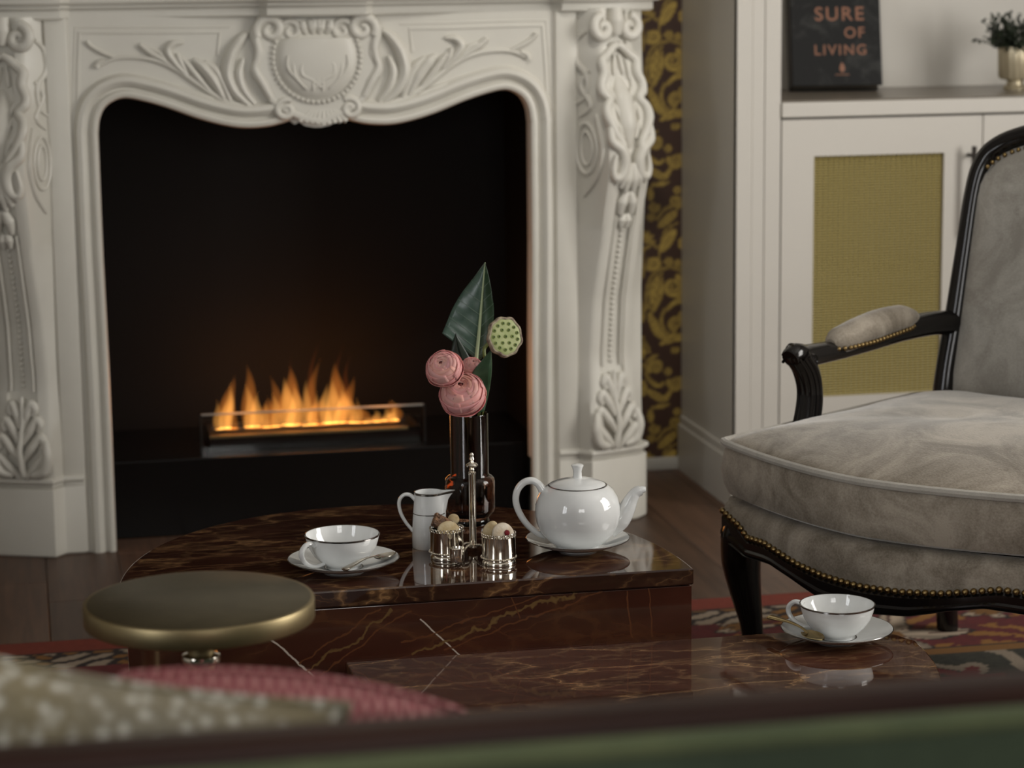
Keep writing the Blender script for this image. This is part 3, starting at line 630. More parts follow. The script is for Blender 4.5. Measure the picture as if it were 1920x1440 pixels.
for i, z_ in enumerate(np.arange(0.350, 0.632, 0.0112)):
    q = leg_pt(0, z_, -0.005); bead(OR, q, 0.0048); bead(OR2, (2 * CX - q[0], q[1], q[2]), 0.0048)
def flank_pt(t, z, lift=0.001):                # t 0..1 across the inner flank of a leg
    h = hz(z); a = np.array(leg_pt(h, z, -0.006)[:2]); e = np.array([0.075, 4.905]); q = a + (e - a) * t; d = (e - a) / np.linalg.norm(e - a)
    q = q + np.array([d[1], -d[0]]) * lift; return (q[0], q[1], z)
for (rt, rz_, rr) in ((0.26, 0.052, 0.0042), (0.14, 0.034, 0.0034)):                   # oval rings carved on the inner flanks
    lboth('flank_oval', tube([flank_pt(0.55 + rt * math.cos(a), 0.80 + rz_ * math.sin(a)) for a in np.linspace(0, 2 * PI, 30, endpoint=False)], rr, 6, closed=True))
for pts in ([(0.35, 1.04), (0.7, 1.02), (0.75, 0.98), (0.4, 0.95), (0.45, 0.91), (0.8, 0.89)], [(0.3, 0.96), (0.6, 0.93), (0.35, 0.89), (0.7, 0.865)], [(0.25, 0.87), (0.15, 0.80), (0.3, 0.74), (0.6, 0.70)], [(0.88, 0.86), (0.92, 0.80), (0.85, 0.74)]):
    P = smooth_path([(a, b_, 0) for a, b_ in pts], 6); lboth('flank_scroll', tube([flank_pt(p[0], p[1]) for p in P], interp([0.004, 0.007, 0.006, 0.003], len(P)), 8))

# ------------------------------------------------------------------ firebox, burner and fire
FB = root('firebox', (CX, 5.18, 0), 'black steel firebox lining behind the white mantelpiece opening', 'fireplace'); B = (CX, 5.18, 0)
add('back_panel', box(0.125, 1.075, 5.34, 5.355, 0.0, 0.985), blackbox, FB, False, B)
add('side_panel', box(0.112, 0.126, 4.9255, 5.355, 0.0, 0.985), blackbox, FB, False, B); add('side_panel', box(1.074, 1.088, 4.9255, 5.355, 0.0, 0.985), blackbox, FB, False, B)
add('top_panel', box(0.112, 1.088, 4.9255, 5.355, 0.984, 0.998), blackbox, FB, False, B); add('hearth_block', rbox(0.127, 1.073, 4.99, 5.34, 0.0, 0.165, 0.003), hearthm, FB, False, B)
BU = root('ethanol_burner', (0.6, 5.12, 0.165), 'long low burner tray with a glass screen standing in the firebox', 'burner'); B = (0.6, 5.12, 0.165)
add('tray', join(box(0.375, 0.825, 5.06, 5.20, 0.165, 0.185), box(0.375, 0.825, 5.06, 5.068, 0.185, 0.197), box(0.375, 0.825, 5.192, 5.20, 0.185, 0.197), box(0.375, 0.383, 5.068, 5.192, 0.185, 0.197), box(0.817, 0.825, 5.068, 5.192, 0.185, 0.197)), blackmetal, BU, False, B)
add('tray_lip', rbox(0.372, 0.80, 5.054, 5.0605, 0.191, 0.1985, 0.001, 1), brass, BU, False, B)
g = add('glass_screen', box(0.356, 0.832, 5.046, 5.050, 0.166, 0.243), clear, BU, False, B); add('glass_edge', rbox(0.356, 0.832, 5.0455, 5.0505, 0.2432, 0.2475, 0.0008, 1), edgeglass, g, False, B)
for xx in (0.353, 0.832): add('screen_foot', rbox(xx, xx + 0.004, 5.043, 5.053, 0.165, 0.246, 0.0005, 1), blackmetal, BU, False, B)
FI = root('fire', (0.6, 5.125, 0.198), 'row of orange flames rising from the burner tray', 'fire'); B = (0.6, 5.125, 0.198)
def flame(px, top, wpx, lean, m, depth=0.011, base=798, name='flame', wob=0.0):
    p0 = on_y(px, base - (px - 400) * 0.05, 5.125); z0 = 0.199; zt = on_y(px, top, 5.125)[2]; n = 14; k = 4533 / 5.3
    secs = []
    for i in range(n + 1):
        t = i / n; r = (wpx / k / 2) * (0.55 + 1.25 * t * (1 - t)) * (1 - t) ** 0.75 + 0.0006
        cx = p0[0] + lean / k * t ** 1.4 + wob / k * math.sin(5 * t + px); cy = 5.125 + 0.008 * math.sin(px * 0.7 + 3 * t); z_ = z0 + (zt - z0) * t
        secs.append([(cx + r * math.cos(a), cy + min(depth, r * 0.8) * math.sin(a), z_) for a in np.linspace(0, 2 * PI, 12, endpoint=False)])
    return add(name, loft(secs), m, FI, True, B, False)
for a in ((412, 752, 26, -6), (425, 728, 40, 6), (432, 716, 22, 2), (470, 718, 34, -6), (478, 735, 38, 8), (500, 755, 26, -4), (520, 738, 30, -6), (540, 706, 46, -2), (552, 722, 50, 4), (572, 712, 30, 8), (588, 735, 28, 4), (612, 718, 36, 0), (622, 708, 46, 6), (640, 725, 46, 4), (660, 735, 30, -4), (672, 748, 18, 2), (690, 785, 30, 0), (708, 770, 28, -4), (722, 762, 26, 4), (738, 768, 30, -4), (745, 752, 18, -10)):
    flame(a[0], a[1], a[2], a[3], flame_in, wob=3)
for a in ((430, 690, 52, 8), (475, 668, 50, -12), (520, 690, 44, -8), (550, 670, 70, -8), (580, 660, 40, 20), (628, 664, 66, 8), (650, 690, 50, 10), (735, 735, 50, 4), (705, 762, 60, 0), (672, 742, 60, 0), (600, 730, 70, 0), (500, 730, 60, 0)):
    flame(a[0], a[1] + 16, a[2], a[3], flame_out, 0.014, wob=5)
for a in ((586, 640, 22, 12), (636, 652, 22, 10), (648, 668, 24, 14), (560, 668, 24, -8)):
    flame(a[0], a[1], a[2], a[3], flame_tip, 0.010, wob=8)
for i, xx in enumerate((0.44, 0.56, 0.66, 0.75)):
    l = bpy.data.lights.new('firelight', 'POINT'); l.energy = 0.5; l.color = (1.0, 0.36, 0.09); l.shadow_soft_size = 0.06
    o = bpy.data.objects.new('firelight', l); COL.objects.link(o); o.location = (xx, 5.09, 0.275)

# ================================================================== built-in cabinet on the right
CB = root('built_in_cabinet', (2.5, 5.15, 0), 'cream painted built-in cabinet with gold mesh doors and open niche above', 'cabinet'); B = (2.5, 5.15, 0)
def cadd(name, vf, m=cabpaint, parent=CB, smooth=False): return add(name, vf, m, parent, smooth, B)
XS, YC, XE = 1.50, 4.95, 3.485
cadd('side_panel', rbox(XS, XS + 0.02, YC + 0.002, 5.385, 0.0, 2.4, 0.001, 1)); cadd('side_panel', rbox(XE - 0.02, XE, YC + 0.002, 5.385, 0.0, 2.4, 0.001, 1))
cadd('skirting', join(rbox(XS - 0.012, XS, YC - 0.008, 5.372, 0.0, 0.11, 0.002), rbox(XS - 0.007, XS, YC - 0.004, 5.372, 0.11, 0.13, 0.003), rbox(XS - 0.012, XS + 0.095, YC - 0.012, YC, 0.0, 0.11, 0.002)))
cadd('face_stile', join(rbox(XS, XS + 0.034, YC, YC + 0.02, 0.0, 2.4, 0.0015), rbox(XS + 0.0345, XS + 0.062, YC + 0.002, YC + 0.02, 0.0, 2.4, 0.0015), rbox(XS + 0.0625, XS + 0.098, YC, YC + 0.02, 0.0, 2.4, 0.0015)))
cadd('back_panel', box(XS + 0.02, XE - 0.02, 5.374, 5.385, 0.0, 2.4)); cadd('top_panel', box(XS + 0.02, XE - 0.02, YC, 5.374, 2.38, 2.4))
ct = cadd('countertop', rbox(XS + 0.099, XE - 0.02, YC - 0.006, 5.373, 0.847, 0.879, 0.002)); cadd('stone_slab', rbox(XS + 0.099, XE - 0.02, YC + 0.001, 5.373, 0.8795, 0.883, 0.0008, 1), counterm, ct)
cadd('inner_shelf', box(XS + 0.02, XE - 0.02, YC + 0.04, 5.37, 0.478, 0.494)); cadd('kickboard', rbox(XS + 0.099, XE - 0.02, YC + 0.004, YC + 0.02, 0.0, 0.098, 0.002)); cadd('bottom_panel', box(XS + 0.02, XE - 0.02, YC + 0.022, 5.37, 0.10, 0.118))
def mesh_door(x0, x1, hx):
    z0, z1 = 0.101, 0.8425; mx0, mx1, mz0, mz1 = x0 + 0.072, x1 - 0.086, 0.238, 0.763
    d = cadd('door', join(box(x0, mx0, YC, YC + 0.022, z0, z1), box(mx1, x1, YC, YC + 0.022, z0, z1), box(mx0, mx1, YC, YC + 0.022, z0, mz0), box(mx0, mx1, YC, YC + 0.022, mz1, z1)))
    wires = [tube([(xx, YC + 0.011, mz0), (xx, YC + 0.011, mz1)], 0.0026, 6, caps=False) for xx in np.arange(mx0 + 0.006, mx1, 0.0118)]
    wires += [tube([(mx0, YC + 0.0085, zz), (mx1, YC + 0.0085, zz)], 0.0022, 5, caps=False) for zz in np.arange(mz0 + 0.002, mz1, 0.0057)]
    wm = cadd('wire_mesh', join(*wires), wiremat, d, True); tag(wm, 'fine gold wire mesh panel', kind='stuff')
    h = cadd('handle', tube([(hx, YC - 0.032, 0.585), (hx, YC - 0.032, 0.778)], 0.0055, 10), handlemat, d, True)
    for zz in (0.607, 0.757): cadd('handle_post', tube([(hx, YC + 0.002, zz), (hx, YC - 0.032, zz)], 0.0045, 8), handlemat, h, True)
mesh_door(1.601, 2.0545, 2.024); mesh_door(2.0575, 2.511, 2.475); mesh_door(2.514, 2.967, 2.93); mesh_door(2.970, 3.464, 3.0)

# book leaning in the niche
BK = root('coffee_table_book', (1.824, 5.253, 0.8898), 'thick dark book with copper lettering leaning upright in the cabinet niche', 'book', rot=(math.radians(-15), 0, math.radians(-9)))
bw, bt, bh = 0.205, 0.055, 0.30
add('cover', join(rbox(-bw / 2, bw / 2, -bt / 2, -bt / 2 + 0.004, 0.0, bh, 0.001, 1), rbox(-bw / 2, bw / 2, bt / 2 - 0.004, bt / 2, 0.0, bh, 0.001, 1)), bookmat, BK, False)
add('spine', rbox(-bw / 2, -bw / 2 + 0.004, -bt / 2, bt / 2, 0.0, bh, 0.001, 1), spinem, BK, False)
add('pages', box(-bw / 2 + 0.004, bw / 2 - 0.005, -bt / 2 + 0.004, bt / 2 - 0.004, 0.004, bh - 0.004), paper, BK, False)
def text_mesh(txt, size, x, z, right=False, spacing=1.15):
    cu = bpy.data.curves.new('t', 'FONT'); cu.body = txt; cu.size = size; cu.extrude = 0.0003; cu.space_character = spacing; cu.align_x = 'RIGHT' if right else 'LEFT'; cu.offset = size * 0.012
    o = bpy.data.objects.new('t', cu); me = bpy.data.meshes.new_from_object(o); bpy.data.objects.remove(o); bpy.data.curves.remove(cu)
    me.transform(Matrix.Translation((x, -bt / 2 - 0.0002, z)) @ Matrix.Rotation(PI / 2, 4, 'X')); me.materials.clear()
    o = link('lettering', me, bookink, BK); return o
text_mesh('SURE', 0.044, 0.066, 0.150, True, 1.2); text_mesh('OF', 0.034, 0.066, 0.110, True, 1.2); text_mesh('LIVING', 0.033, 0.070, 0.071, True, 1.22)
mk = lathe([(0.0001, 0), (0.005, 0.004), (0.0062, 0.010), (0.004, 0.017), (0.0001, 0.024)], 12); add('flame_mark', transform(mk, Matrix.Translation((0.012, -bt / 2, 0.030)) @ Matrix.Diagonal((1, 0.1, 1, 1))), bookink, BK)
add('line_mark', rbox(-0.004, 0.028, -bt / 2 - 0.0006, -bt / 2 + 0.0002, 0.024, 0.0262, 0.0003, 1), bookink, BK)
# small plant in a ribbed pot
PT = root('potted_herb', (2.222, 5.17, 0.883), 'bushy dark green herb in a ribbed pale gilt pot on the cabinet shelf', 'potted plant')
foot = lathe([(0.0001, 0), (0.026, 0.0), (0.027, 0.006), (0.020, 0.011), (0.018, 0.020), (0.030, 0.024), (0.0001, 0.0245)], 32)
pv, pf = lathe([(0.0001, 0.024), (0.034, 0.024), (0.037, 0.03), (0.0385, 0.09), (0.0375, 0.096), (0.034, 0.096), (0.033, 0.085), (0.0001, 0.085)], 64)
pv = [(p[0] * (1 + 0.035 * math.cos(16 * math.atan2(p[1], p[0])) * (0.028 < p[2] < 0.093 and math.hypot(p[0], p[1]) > 0.0345)), p[1] * (1 + 0.035 * math.cos(16 * math.atan2(p[1], p[0])) * (0.028 < p[2] < 0.093 and math.hypot(p[0], p[1]) > 0.0345)), p[2]) for p in pv]
pot = add('pot', (pv, pf), potm, PT); add('pot_foot', foot, potm, pot)
V, F = [], []
def leafquad(V, F, c, d, up, ln, wd):
    d = d / (np.linalg.norm(d) + 1e-9); s = np.cross(d, up); s /= np.linalg.norm(s) + 1e-9; k = len(V)
    for q in (c, c + d * ln * 0.5 + s * wd, c + d * ln, c + d * ln * 0.5 - s * wd): V.append(tuple(q))
    F.append((k, k + 1, k + 2, k + 3))
stems = []
for i in range(70):
    a = RNG.uniform(0, 2 * PI); e = RNG.uniform(0.05, 1.45); L_ = RNG.uniform(0.045, 0.085); dirv = np.array([math.cos(a) * math.cos(e), math.sin(a) * math.cos(e), math.sin(e)])
    base_ = np.array([0.02 * math.cos(a), 0.02 * math.sin(a), 0.085]); tip = base_ + dirv * L_ + np.array([0, 0, 0.012]); stems.append(tube([base_, (base_ + tip) / 2 + [0, 0, 0.006], tip], 0.0007, 4, caps=False))
    for j in range(16):
        t = 0.25 + 0.75 * j / 15; c = base_ + (tip - base_) * t; leafquad(V, F, c, RNG.normal(size=3) + dirv * 0.4, RNG.normal(size=3), RNG.uniform(0.008, 0.014), 0.0042)
add('twigs', join(*stems), herb, PT); tag(add('foliage', (V, F), herb, PT, False), kind='stuff')

# ================================================================== rug
def rug_col(X, Y):
    x0, x1, y0, y1 = -0.9, 2.6, 2.25, 4.20
    d = np.minimum(np.minimum(X - x0, x1 - X), np.minimum(Y - y0, y1 - Y)); out = np.zeros((len(X), 3))
    along = np.where((Y - y0 < y1 - Y) | True, X, Y)
    red = np.array([0.20, 0.030, 0.014]); crim = np.array([0.105, 0.011, 0.012]); dark = np.array([0.018, 0.011, 0.010]); creamc = np.array([0.42, 0.33, 0.24]); goldc = np.array([0.26, 0.115, 0.022]); grn = np.array([0.035, 0.034, 0.022])
    out[:] = crim
    s = np.sin
    w1 = s(X * 61 + 2.2 * s(Y * 47)) * s(Y * 83 + 1.7 * s(X * 39)); w2 = s(X * 33 + 3 * s(Y * 21 + 1)) * s(Y * 57 + 2 * s(X * 26)); w3 = s(X * 140 + 3 * s(Y * 90)) * s(Y * 170 + 2 * s(X * 120))
    b = d > 0.07; out[~b] = red * (0.9 + 0.1 * w3[~b, None])
    b1 = (d > 0.07) & (d < 0.165); out[b1] = dark; q = b1 & (w1 > 0.25); out[q] = creamc * 0.75; q = b1 & (w1 < -0.45); out[q] = goldc * 0.8; q = (d > 0.07) & (d < 0.078); out[q] = dark
    b2 = (d >= 0.165) & (d < 0.41); out[b2] = crim * (1 + 0.25 * w3[b2, None]); q = b2 & (w2 > 0.42) & (w1 < 0.2); out[q] = goldc
    # open blossoms of pointed cream petals along the border
    for k in range(-2, 8):
        for cx_, cy_, R_ in ((1.46 + 0.46 * k, 3.895, 0.155), (1.23 + 0.46 * k, 4.005, 0.06)):
            dx, dy = X - cx_, Y - cy_; r = np.hypot(dx, dy); a = np.arctan2(dy, dx); pr = R_ * (0.62 + 0.30 * np.cos(5 * a + 0.6) + 0.10 * np.cos(11 * a))
            q = (r < pr) & b2; sh = 0.5 + 0.5 * np.cos(10 * a + 1.2); out[q] = (creamc * (0.55 + 0.6 * sh[q, None])); q2 = (r < pr) & b2 & (np.abs(np.sin(5 * a + 0.3)) < 0.16) & (r > 0.02); out[q2] = crim * 0.5; q3 = (r < 0.03) & b2; out[q3] = goldc * 0.7
            q4 = (r < pr + 0.010) & (r >= pr) & b2; out[q4] = dark
    q = (d >= 0.405) & (d < 0.44); out[q] = goldc * 0.75; q = (d >= 0.40) & (d < 0.408); out[q] = dark
    b3 = d >= 0.44; out[b3] = grn * (0.7 + 0.3 * w3[b3, None]); fx_ = (X + 0.05) % 0.62 - 0.31; fy_ = (Y - 3.62 + 0.24) % 0.48 - 0.24; rr_ = np.hypot(fx_, fy_); aa_ = np.arctan2(fy_, fx_)
    q = b3 & (s(rr_ * 62 - 2 * np.abs(aa_) + 1.2 * s(5 * aa_)) > 0.55) & (rr_ < 0.27); out[q] = creamc * 0.6; q = b3 & (rr_ < 0.05 * (1 + 0.4 * np.cos(6 * aa_))); out[q] = crim * 1.3; q = b3 & (w2 > 0.6) & (rr_ > 0.2); out[q] = crim
    return out * 0.85
RUG = painted_grid('rug', np.arange(-0.9, 2.6, 0.0065), np.arange(2.25, 4.2065, 0.0065), rug_col, lambda X, Y: np.c_[X, Y, np.full(len(X), 0.010)], rugm, None, (0.85, 3.2, 0))
RUG.location = (0.85, 3.2, 0.0); tag(RUG, 'crimson floral rug with red edge and cream blossoms under the marble tables', 'rug')
sd = RUG.modifiers.new('pile', 'SOLIDIFY'); sd.thickness = 0.010; sd.offset = -1

# ================================================================== the two marble tables
def half_oval(cx, a, y0, b_, n, sgn, rc=0.02):
    pts = [(cx + a * math.copysign(abs(math.cos(t)) ** (2 / n), math.cos(t)), y0 + sgn * b_ * abs(math.sin(t)) ** (2 / n)) for t in np.linspace(0, PI, 61)]
    return pts
TZ, LZ = 0.35, 0.25
T1 = root('marble_coffee_table', (0.5, 3.3, 0), 'taller half-oval table of veined dark red marble holding the teapot', 'coffee table'); B = (0.5, 3.3, 0)
add('table_top', prism(half_oval(0.5, 0.396, 3.152, 0.505, 2.2, 1), TZ - 0.0235, TZ, 0.0022), marble_top, T1, True, B, 15)
add('table_body', prism(half_oval(0.505, 0.389, 3.1545, 0.49, 2.2, 1), 0.0097, TZ - 0.0250, 0.0012), marble_body, T1, True, B)
add('shadow_gap', prism(half_oval(0.505, 0.384, 3.159, 0.485, 2.2, 1), TZ - 0.027, TZ - 0.0225), spinem, T1, False, B)
T2 = root('marble_coffee_table', (0.8, 2.9, 0), 'lower half-oval table of veined dark red marble beside the armchair', 'coffee table'); B = (0.8, 2.9, 0)
low_out = half_oval(0.80, 0.393, 3.1505, 0.50, 2.5, -1)
# soften the far right corner
low_out = [p for p in low_out if not (p[0] > 1.10 and p[1] > 3.075)]; low_out = [(1.075, 3.1505), (1.105, 3.1485), (1.130, 3.143), (1.151, 3.133), (1.167, 3.118), (1.178, 3.099), (1.184, 3.082)] + low_out
add('table_top', prism(low_out, LZ - 0.024, LZ, 0.0022), marble_low, T2, True, B, 15)
add('table_body', prism([(0.80 + (p[0] - 0.80) * 0.985, 3.149 + (p[1] - 3.149) * 0.985) for p in low_out], 0.0097, LZ - 0.0245, 0.001), marble_body, T2, True, B)

# ================================================================== brass side table
c = on_z(374, 1140, 0.50); c = (float(c[0]), float(c[1]), 0.0)
ST = root('side_table', c, 'round aged brass side table on a single slim post', 'side table')
add('table_top', lathe([(0.0001, 0.500), (0.1230, 0.500), (0.1240, 0.4995), (0.1245, 0.4985), (0.1245, 0.4790), (0.1240, 0.4780), (0.123, 0.4775), (0.0001, 0.4775)], 96), brass, ST)
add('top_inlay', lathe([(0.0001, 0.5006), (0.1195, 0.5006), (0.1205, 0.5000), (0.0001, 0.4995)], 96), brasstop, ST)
add('post', lathe([(0.0001, 0.02), (0.0145, 0.02), (0.0145, 0.478), (0.020, 0.480), (0.0001, 0.481)], 32), brass, ST)
add('collar', lathe([(0.0146, 0.428), (0.0205, 0.430), (0.0215, 0.434), (0.0205, 0.438), (0.0146, 0.440)], 32), silver, ST)
add('base_disc', lathe([(0.0001, 0.0), (0.10, 0.0), (0.102, 0.004), (0.10, 0.014), (0.03, 0.02), (0.0001, 0.021)], 64), brass, ST)
for o in ST.children: o.location.z = 0.0097

# ================================================================== armchair
W = 0.66
AC = root('armchair', (1.063, 3.57, 0.0105), 'black lacquered armchair upholstered in taupe velvet with brass nailheads', 'armchair', math.radians(-55.5))
ZO = -0.0105
def aadd(name, vf, m, parent=AC, smooth=True): return add(name, vf, m, parent, smooth, (0, 0, -ZO))
def front_v(u): t = (u - W / 2) / (W / 2); return -0.098 * (1 - abs(t) ** 1.65)
def seat_outline(inset=0.0, back=0.575):
    pts = []
    for t in np.linspace(-1, 1, 41):
        u = W / 2 + t * (W / 2 - inset); uu = W / 2 + t * W / 2; pts.append((u, front_v(uu) + inset))
    pts[0] = (inset + 0.001, pts[0][1] + 0.004); pts[-1] = (W - inset - 0.001, pts[-1][1] + 0.004)
    k = 24
    pts += [(W - inset, t) for t in np.linspace(0.03 + inset, back - 0.05 - inset, k)] + [(W - inset - 0.03, back - inset - 0.012)]
    pts += [(u, back - inset) for u in np.linspace(W - inset - 0.06, inset + 0.06, 14)] + [(inset + 0.03, back - inset - 0.012)]
    pts += [(inset, t) for t in np.linspace(back - 0.05 - inset, 0.03 + inset, k)]
    return pts
def seat_ring(inset, z, wav=0.0):
    return [(u, v, z + wav * math.sin(9 * u + 6 * v)) for u, v in seat_outline(inset)]
secs = [seat_ring(0.022, 0.353), seat_ring(0.010, 0.3545), seat_ring(0.003, 0.359), seat_ring(-0.002, 0.374, 0.001), seat_ring(-0.005, 0.398, 0.001), seat_ring(-0.002, 0.424), seat_ring(0.002, 0.437)]
base = np.array(seat_ring(0.004, 0.441)); cen = np.array([W / 2, 0.24, 0])
for sc in (0.985, 0.95, 0.88, 0.78, 0.64, 0.48, 0.30, 0.12):
    q = base.copy(); q[:, :2] = cen[:2] + (base[:, :2] - cen[:2]) * sc; h = 0.043 * (1 - sc ** 3.2) ** 0.85
    q[:, 2] = 0.441 + h + 0.0022 * np.sin(q[:, 0] * 21 + 2.0 * np.sin(q[:, 1] * 17)) * (1 - sc) ** 0.3; secs.append([tuple(p) for p in q])
cush = aadd('seat_cushion', loft(secs), taupe)
aadd('cushion_piping', tube(seat_ring(-0.002, 0.4405), 0.0062, 8, closed=True), pipingm, cush)
# upholstered seat rail with a scalloped lower edge
UZ = [0, 0.05, 0.075, 0.12, 0.20, 0.26, 0.33]; ZT = [0.330, 0.318, 0.304, 0.306, 0.291, 0.285, 0.283]
ZB_U = [0, 0.07, 0.10, 0.14, 0.19, 0.25, 0.33]; ZB = [0.285, 0.272, 0.274, 0.276, 0.266, 0.250, 0.243]
sym = lambda u: min(u, W - u)
zt = lambda u: float(np.interp(sym(u), UZ, ZT)); zb = lambda u: float(np.interp(sym(u), ZB_U, ZB))
us = np.linspace(0.0, W, 89)
def rail_v(u): return front_v(u) * 0.93 + 0.002
fr = []
for u in us:
    v = rail_v(u); fr.append([(u, v + 0.026, 0.3475), (u, v + 0.013, 0.3455), (u, v + 0.004, 0.340), (u, v - 0.001, 0.331), (u, v - 0.002, (zt(u) + 0.331) / 2), (u, v, zt(u) - 0.006), (u, v + 0.03, zt(u) - 0.006), (u, v + 0.03, 0.3475)])
rail = aadd('seat_rail', loft(fr), taupe)
aadd('seat_rail_side', rbox(0.0, 0.03, 0.01, 0.58, 0.29, 0.352, 0.006), taupe); aadd('seat_rail_side', rbox(W - 0.03, W, 0.01, 0.58, 0.29, 0.352, 0.006), taupe); aadd('seat_deck', rbox(0.025, W - 0.025, 0.035, 0.585, 0.30, 0.354, 0.006), lacquer)
aprs = []
for u in us:
    v = rail_v(u); a, b_ = zt(u) - 0.004, zb(u); h = a - b_
    aprs.append([(u, v + 0.020, a), (u, v - 0.001, a), (u, v - 0.006, a - 0.15 * h), (u, v - 0.0055, a - 0.55 * h), (u, v - 0.009, a - 0.66 * h), (u, v - 0.009, a - 0.78 * h), (u, v - 0.006, a - 0.86 * h), (u, v - 0.009, a - 0.93 * h), (u, v - 0.004, b_), (u, v + 0.020, b_)])
aadd('apron', loft(aprs), lacquer); aadd('apron_side', rbox(0.003, 0.026, 0.02, 0.58, 0.262, 0.292, 0.005), lacquer); aadd('apron_side', rbox(W - 0.026, W - 0.003, 0.02, 0.58, 0.262, 0.292, 0.005), lacquer); aadd('apron_back', rbox(0.02, W - 0.02, 0.57, 0.592, 0.262, 0.35, 0.005), lacquer)
nail0 = [None]
def nail(p, r=0.0052):
    q = (p[0], p[1], p[2] + ZO)
    if nail0[0] is None: nail0[0] = add('nailhead', ball((0, 0, 0), 1.0, 1, 10, 6), nailbrass, AC); c = nail0[0]; c.location = q; c.scale = (r,) * 3
    else: copy_of(nail0[0], AC, q, scale=(r,) * 3)
P = [np.array((u, rail_v(u) - 0.004, zt(u))) for u in np.linspace(0.001, W - 0.001, 400)]; last = None
for p in P:
    if last is None or np.linalg.norm(p - last) >= 0.0112: nail(p); last = p
for v in np.arange(0.02, 0.56, 0.0115): nail((-0.001, v, 0.297), 0.0048)
# cabriole front legs
def cab_leg(s):
    cx = (lambda o: o) if s > 0 else (lambda o: W - o)
    path = [(0.032, 0.022, 0.325), (0.029, 0.020, 0.312), (0.026, 0.016, 0.290), (0.026, 0.014, 0.25), (0.030, 0.020, 0.20), (0.035, 0.028, 0.15), (0.038, 0.032, 0.10), (0.046, 0.028, 0.06), (0.038, 0.018, 0.03), (0.036, 0.015, 0.0106)]
    P = smooth_path(path, 5); R = interp([0.020, 0.030, 0.034, 0.0315, 0.025, 0.0185, 0.0155, 0.0155, 0.019, 0.017], len(P)); return tube([(cx(p[0]), p[1], p[2]) for p in P], R, 14)
aadd('leg', cab_leg(1), lacquer); aadd('leg', cab_leg(-1), lacquer)
# rear legs run up into the back posts
post = [(0.016, 0.612, 0.0106), (0.020, 0.597, 0.10), (0.024, 0.580, 0.22), (0.026, 0.574, 0.32), (0.026, 0.572, 0.41), (0.026, 0.580, 0.48), (0.027, 0.600, 0.56), (0.028, 0.624, 0.675), (0.030, 0.648, 0.79), (0.040, 0.662, 0.838), (0.062, 0.673, 0.863), (0.10, 0.683, 0.880), (0.16, 0.692, 0.894), (0.24, 0.699, 0.912), (0.33, 0.702, 0.922)]
PR_ = [0.019, 0.020, 0.024, 0.024, 0.023, 0.021, 0.021, 0.019, 0.018, 0.019, 0.0185, 0.018, 0.019, 0.021, 0.024]
P = smooth_path(post, 12); R = interp(PR_, len(P)); pl_ = tube(P, R, 14)
aadd('back_post', pl_, lacquer); aadd('back_post', ([(W - p[0], p[1], p[2]) for p in pl_[0]], [tuple(reversed(q)) for q in pl_[1]]), lacquer)
ridge = tube([(p[0] + 0.0, p[1] - r * 0.92, p[2] + 0.0) for p, r in zip(P, R)][48:], 0.0035, 6); aadd('post_reeding', ridge, lacquer); aadd('post_reeding', ([(W - p[0], p[1], p[2]) for p in ridge[0]], [tuple(reversed(q)) for q in ridge[1]]), lacquer)
aadd('lower_back_rail', tube(smooth_path([(0.03, 0.576, 0.42), (0.2, 0.590, 0.412), (W / 2, 0.594, 0.41), (W - 0.2, 0.590, 0.412), (W - 0.03, 0.576, 0.42)], 6), 0.019, 12), lacquer)
# padded back
NU, NVb = 26, 24
def back_edge(t):                                            # left inner edge of the frame from bottom to top
    z_ = 0.415 + t * (0.862 - 0.415); return z_
V, F = [], []
for side_ in (0, 1):
    for i in range(NVb + 1):
        t = i / NVb
        for j in range(NU + 1):
            s = j / NU; u = 0.036 + s * (W - 0.072); crown = 0.05 * math.sin(PI * s) ** 0.8
            z_ = 0.405 + t * (0.850 + crown - 0.405); e = min(s, 1 - s, 1.0)
            if t > 0.86: u = W / 2 + (u - W / 2) * (1 - 0.12 * ((t - 0.86) / 0.14) ** 2)
            vv = float(np.interp(z_, [0.40, 0.48, 0.56, 0.675, 0.79, 0.90], [0.575, 0.582, 0.600, 0.624, 0.648, 0.690]))
            puff = 0.034 * (1 - (2 * s - 1) ** 6) ** 0.8 * (1 - (2 * t - 1) ** 8) ** 0.8
            V.append((u, vv - 0.006 - puff if side_ == 0 else vv + 0.012, z_))
n_ = (NU + 1) * (NVb + 1)
for i in range(NVb):
    for j in range(NU):
        a = i * (NU + 1) + j; F.append((a, a + 1, a + NU + 2, a + NU + 1)); F.append((n_ + a + NU + 1, n_ + a + NU + 2, n_ + a + 1, n_ + a))
edge_loop = [j for j in range(NU + 1)] + [i * (NU + 1) + NU for i in range(1, NVb + 1)] + [NVb * (NU + 1) + j for j in range(NU - 1, -1, -1)] + [i * (NU + 1) for i in range(NVb - 1, 0, -1)]
for i in range(len(edge_loop)):
    a, b_ = edge_loop[i], edge_loop[(i + 1) % len(edge_loop)]; F.append((b_, a, n_ + a, n_ + b_))
aadd('back_pad', (V, F), taupeback)
last = np.array((9.0, 9, 9))
for i in range(len(P)):
    p = P[i]
    if p[2] > 0.845 and p[0] > 0.045 and np.linalg.norm(np.array(p) - last) > 0.0105:
        last = np.array(p)
        nail((p[0] + 0.010, p[1] - 0.022, p[2] - 0.020), 0.0042); nail((W - p[0] - 0.010, p[1] - 0.022, p[2] - 0.020), 0.0042)
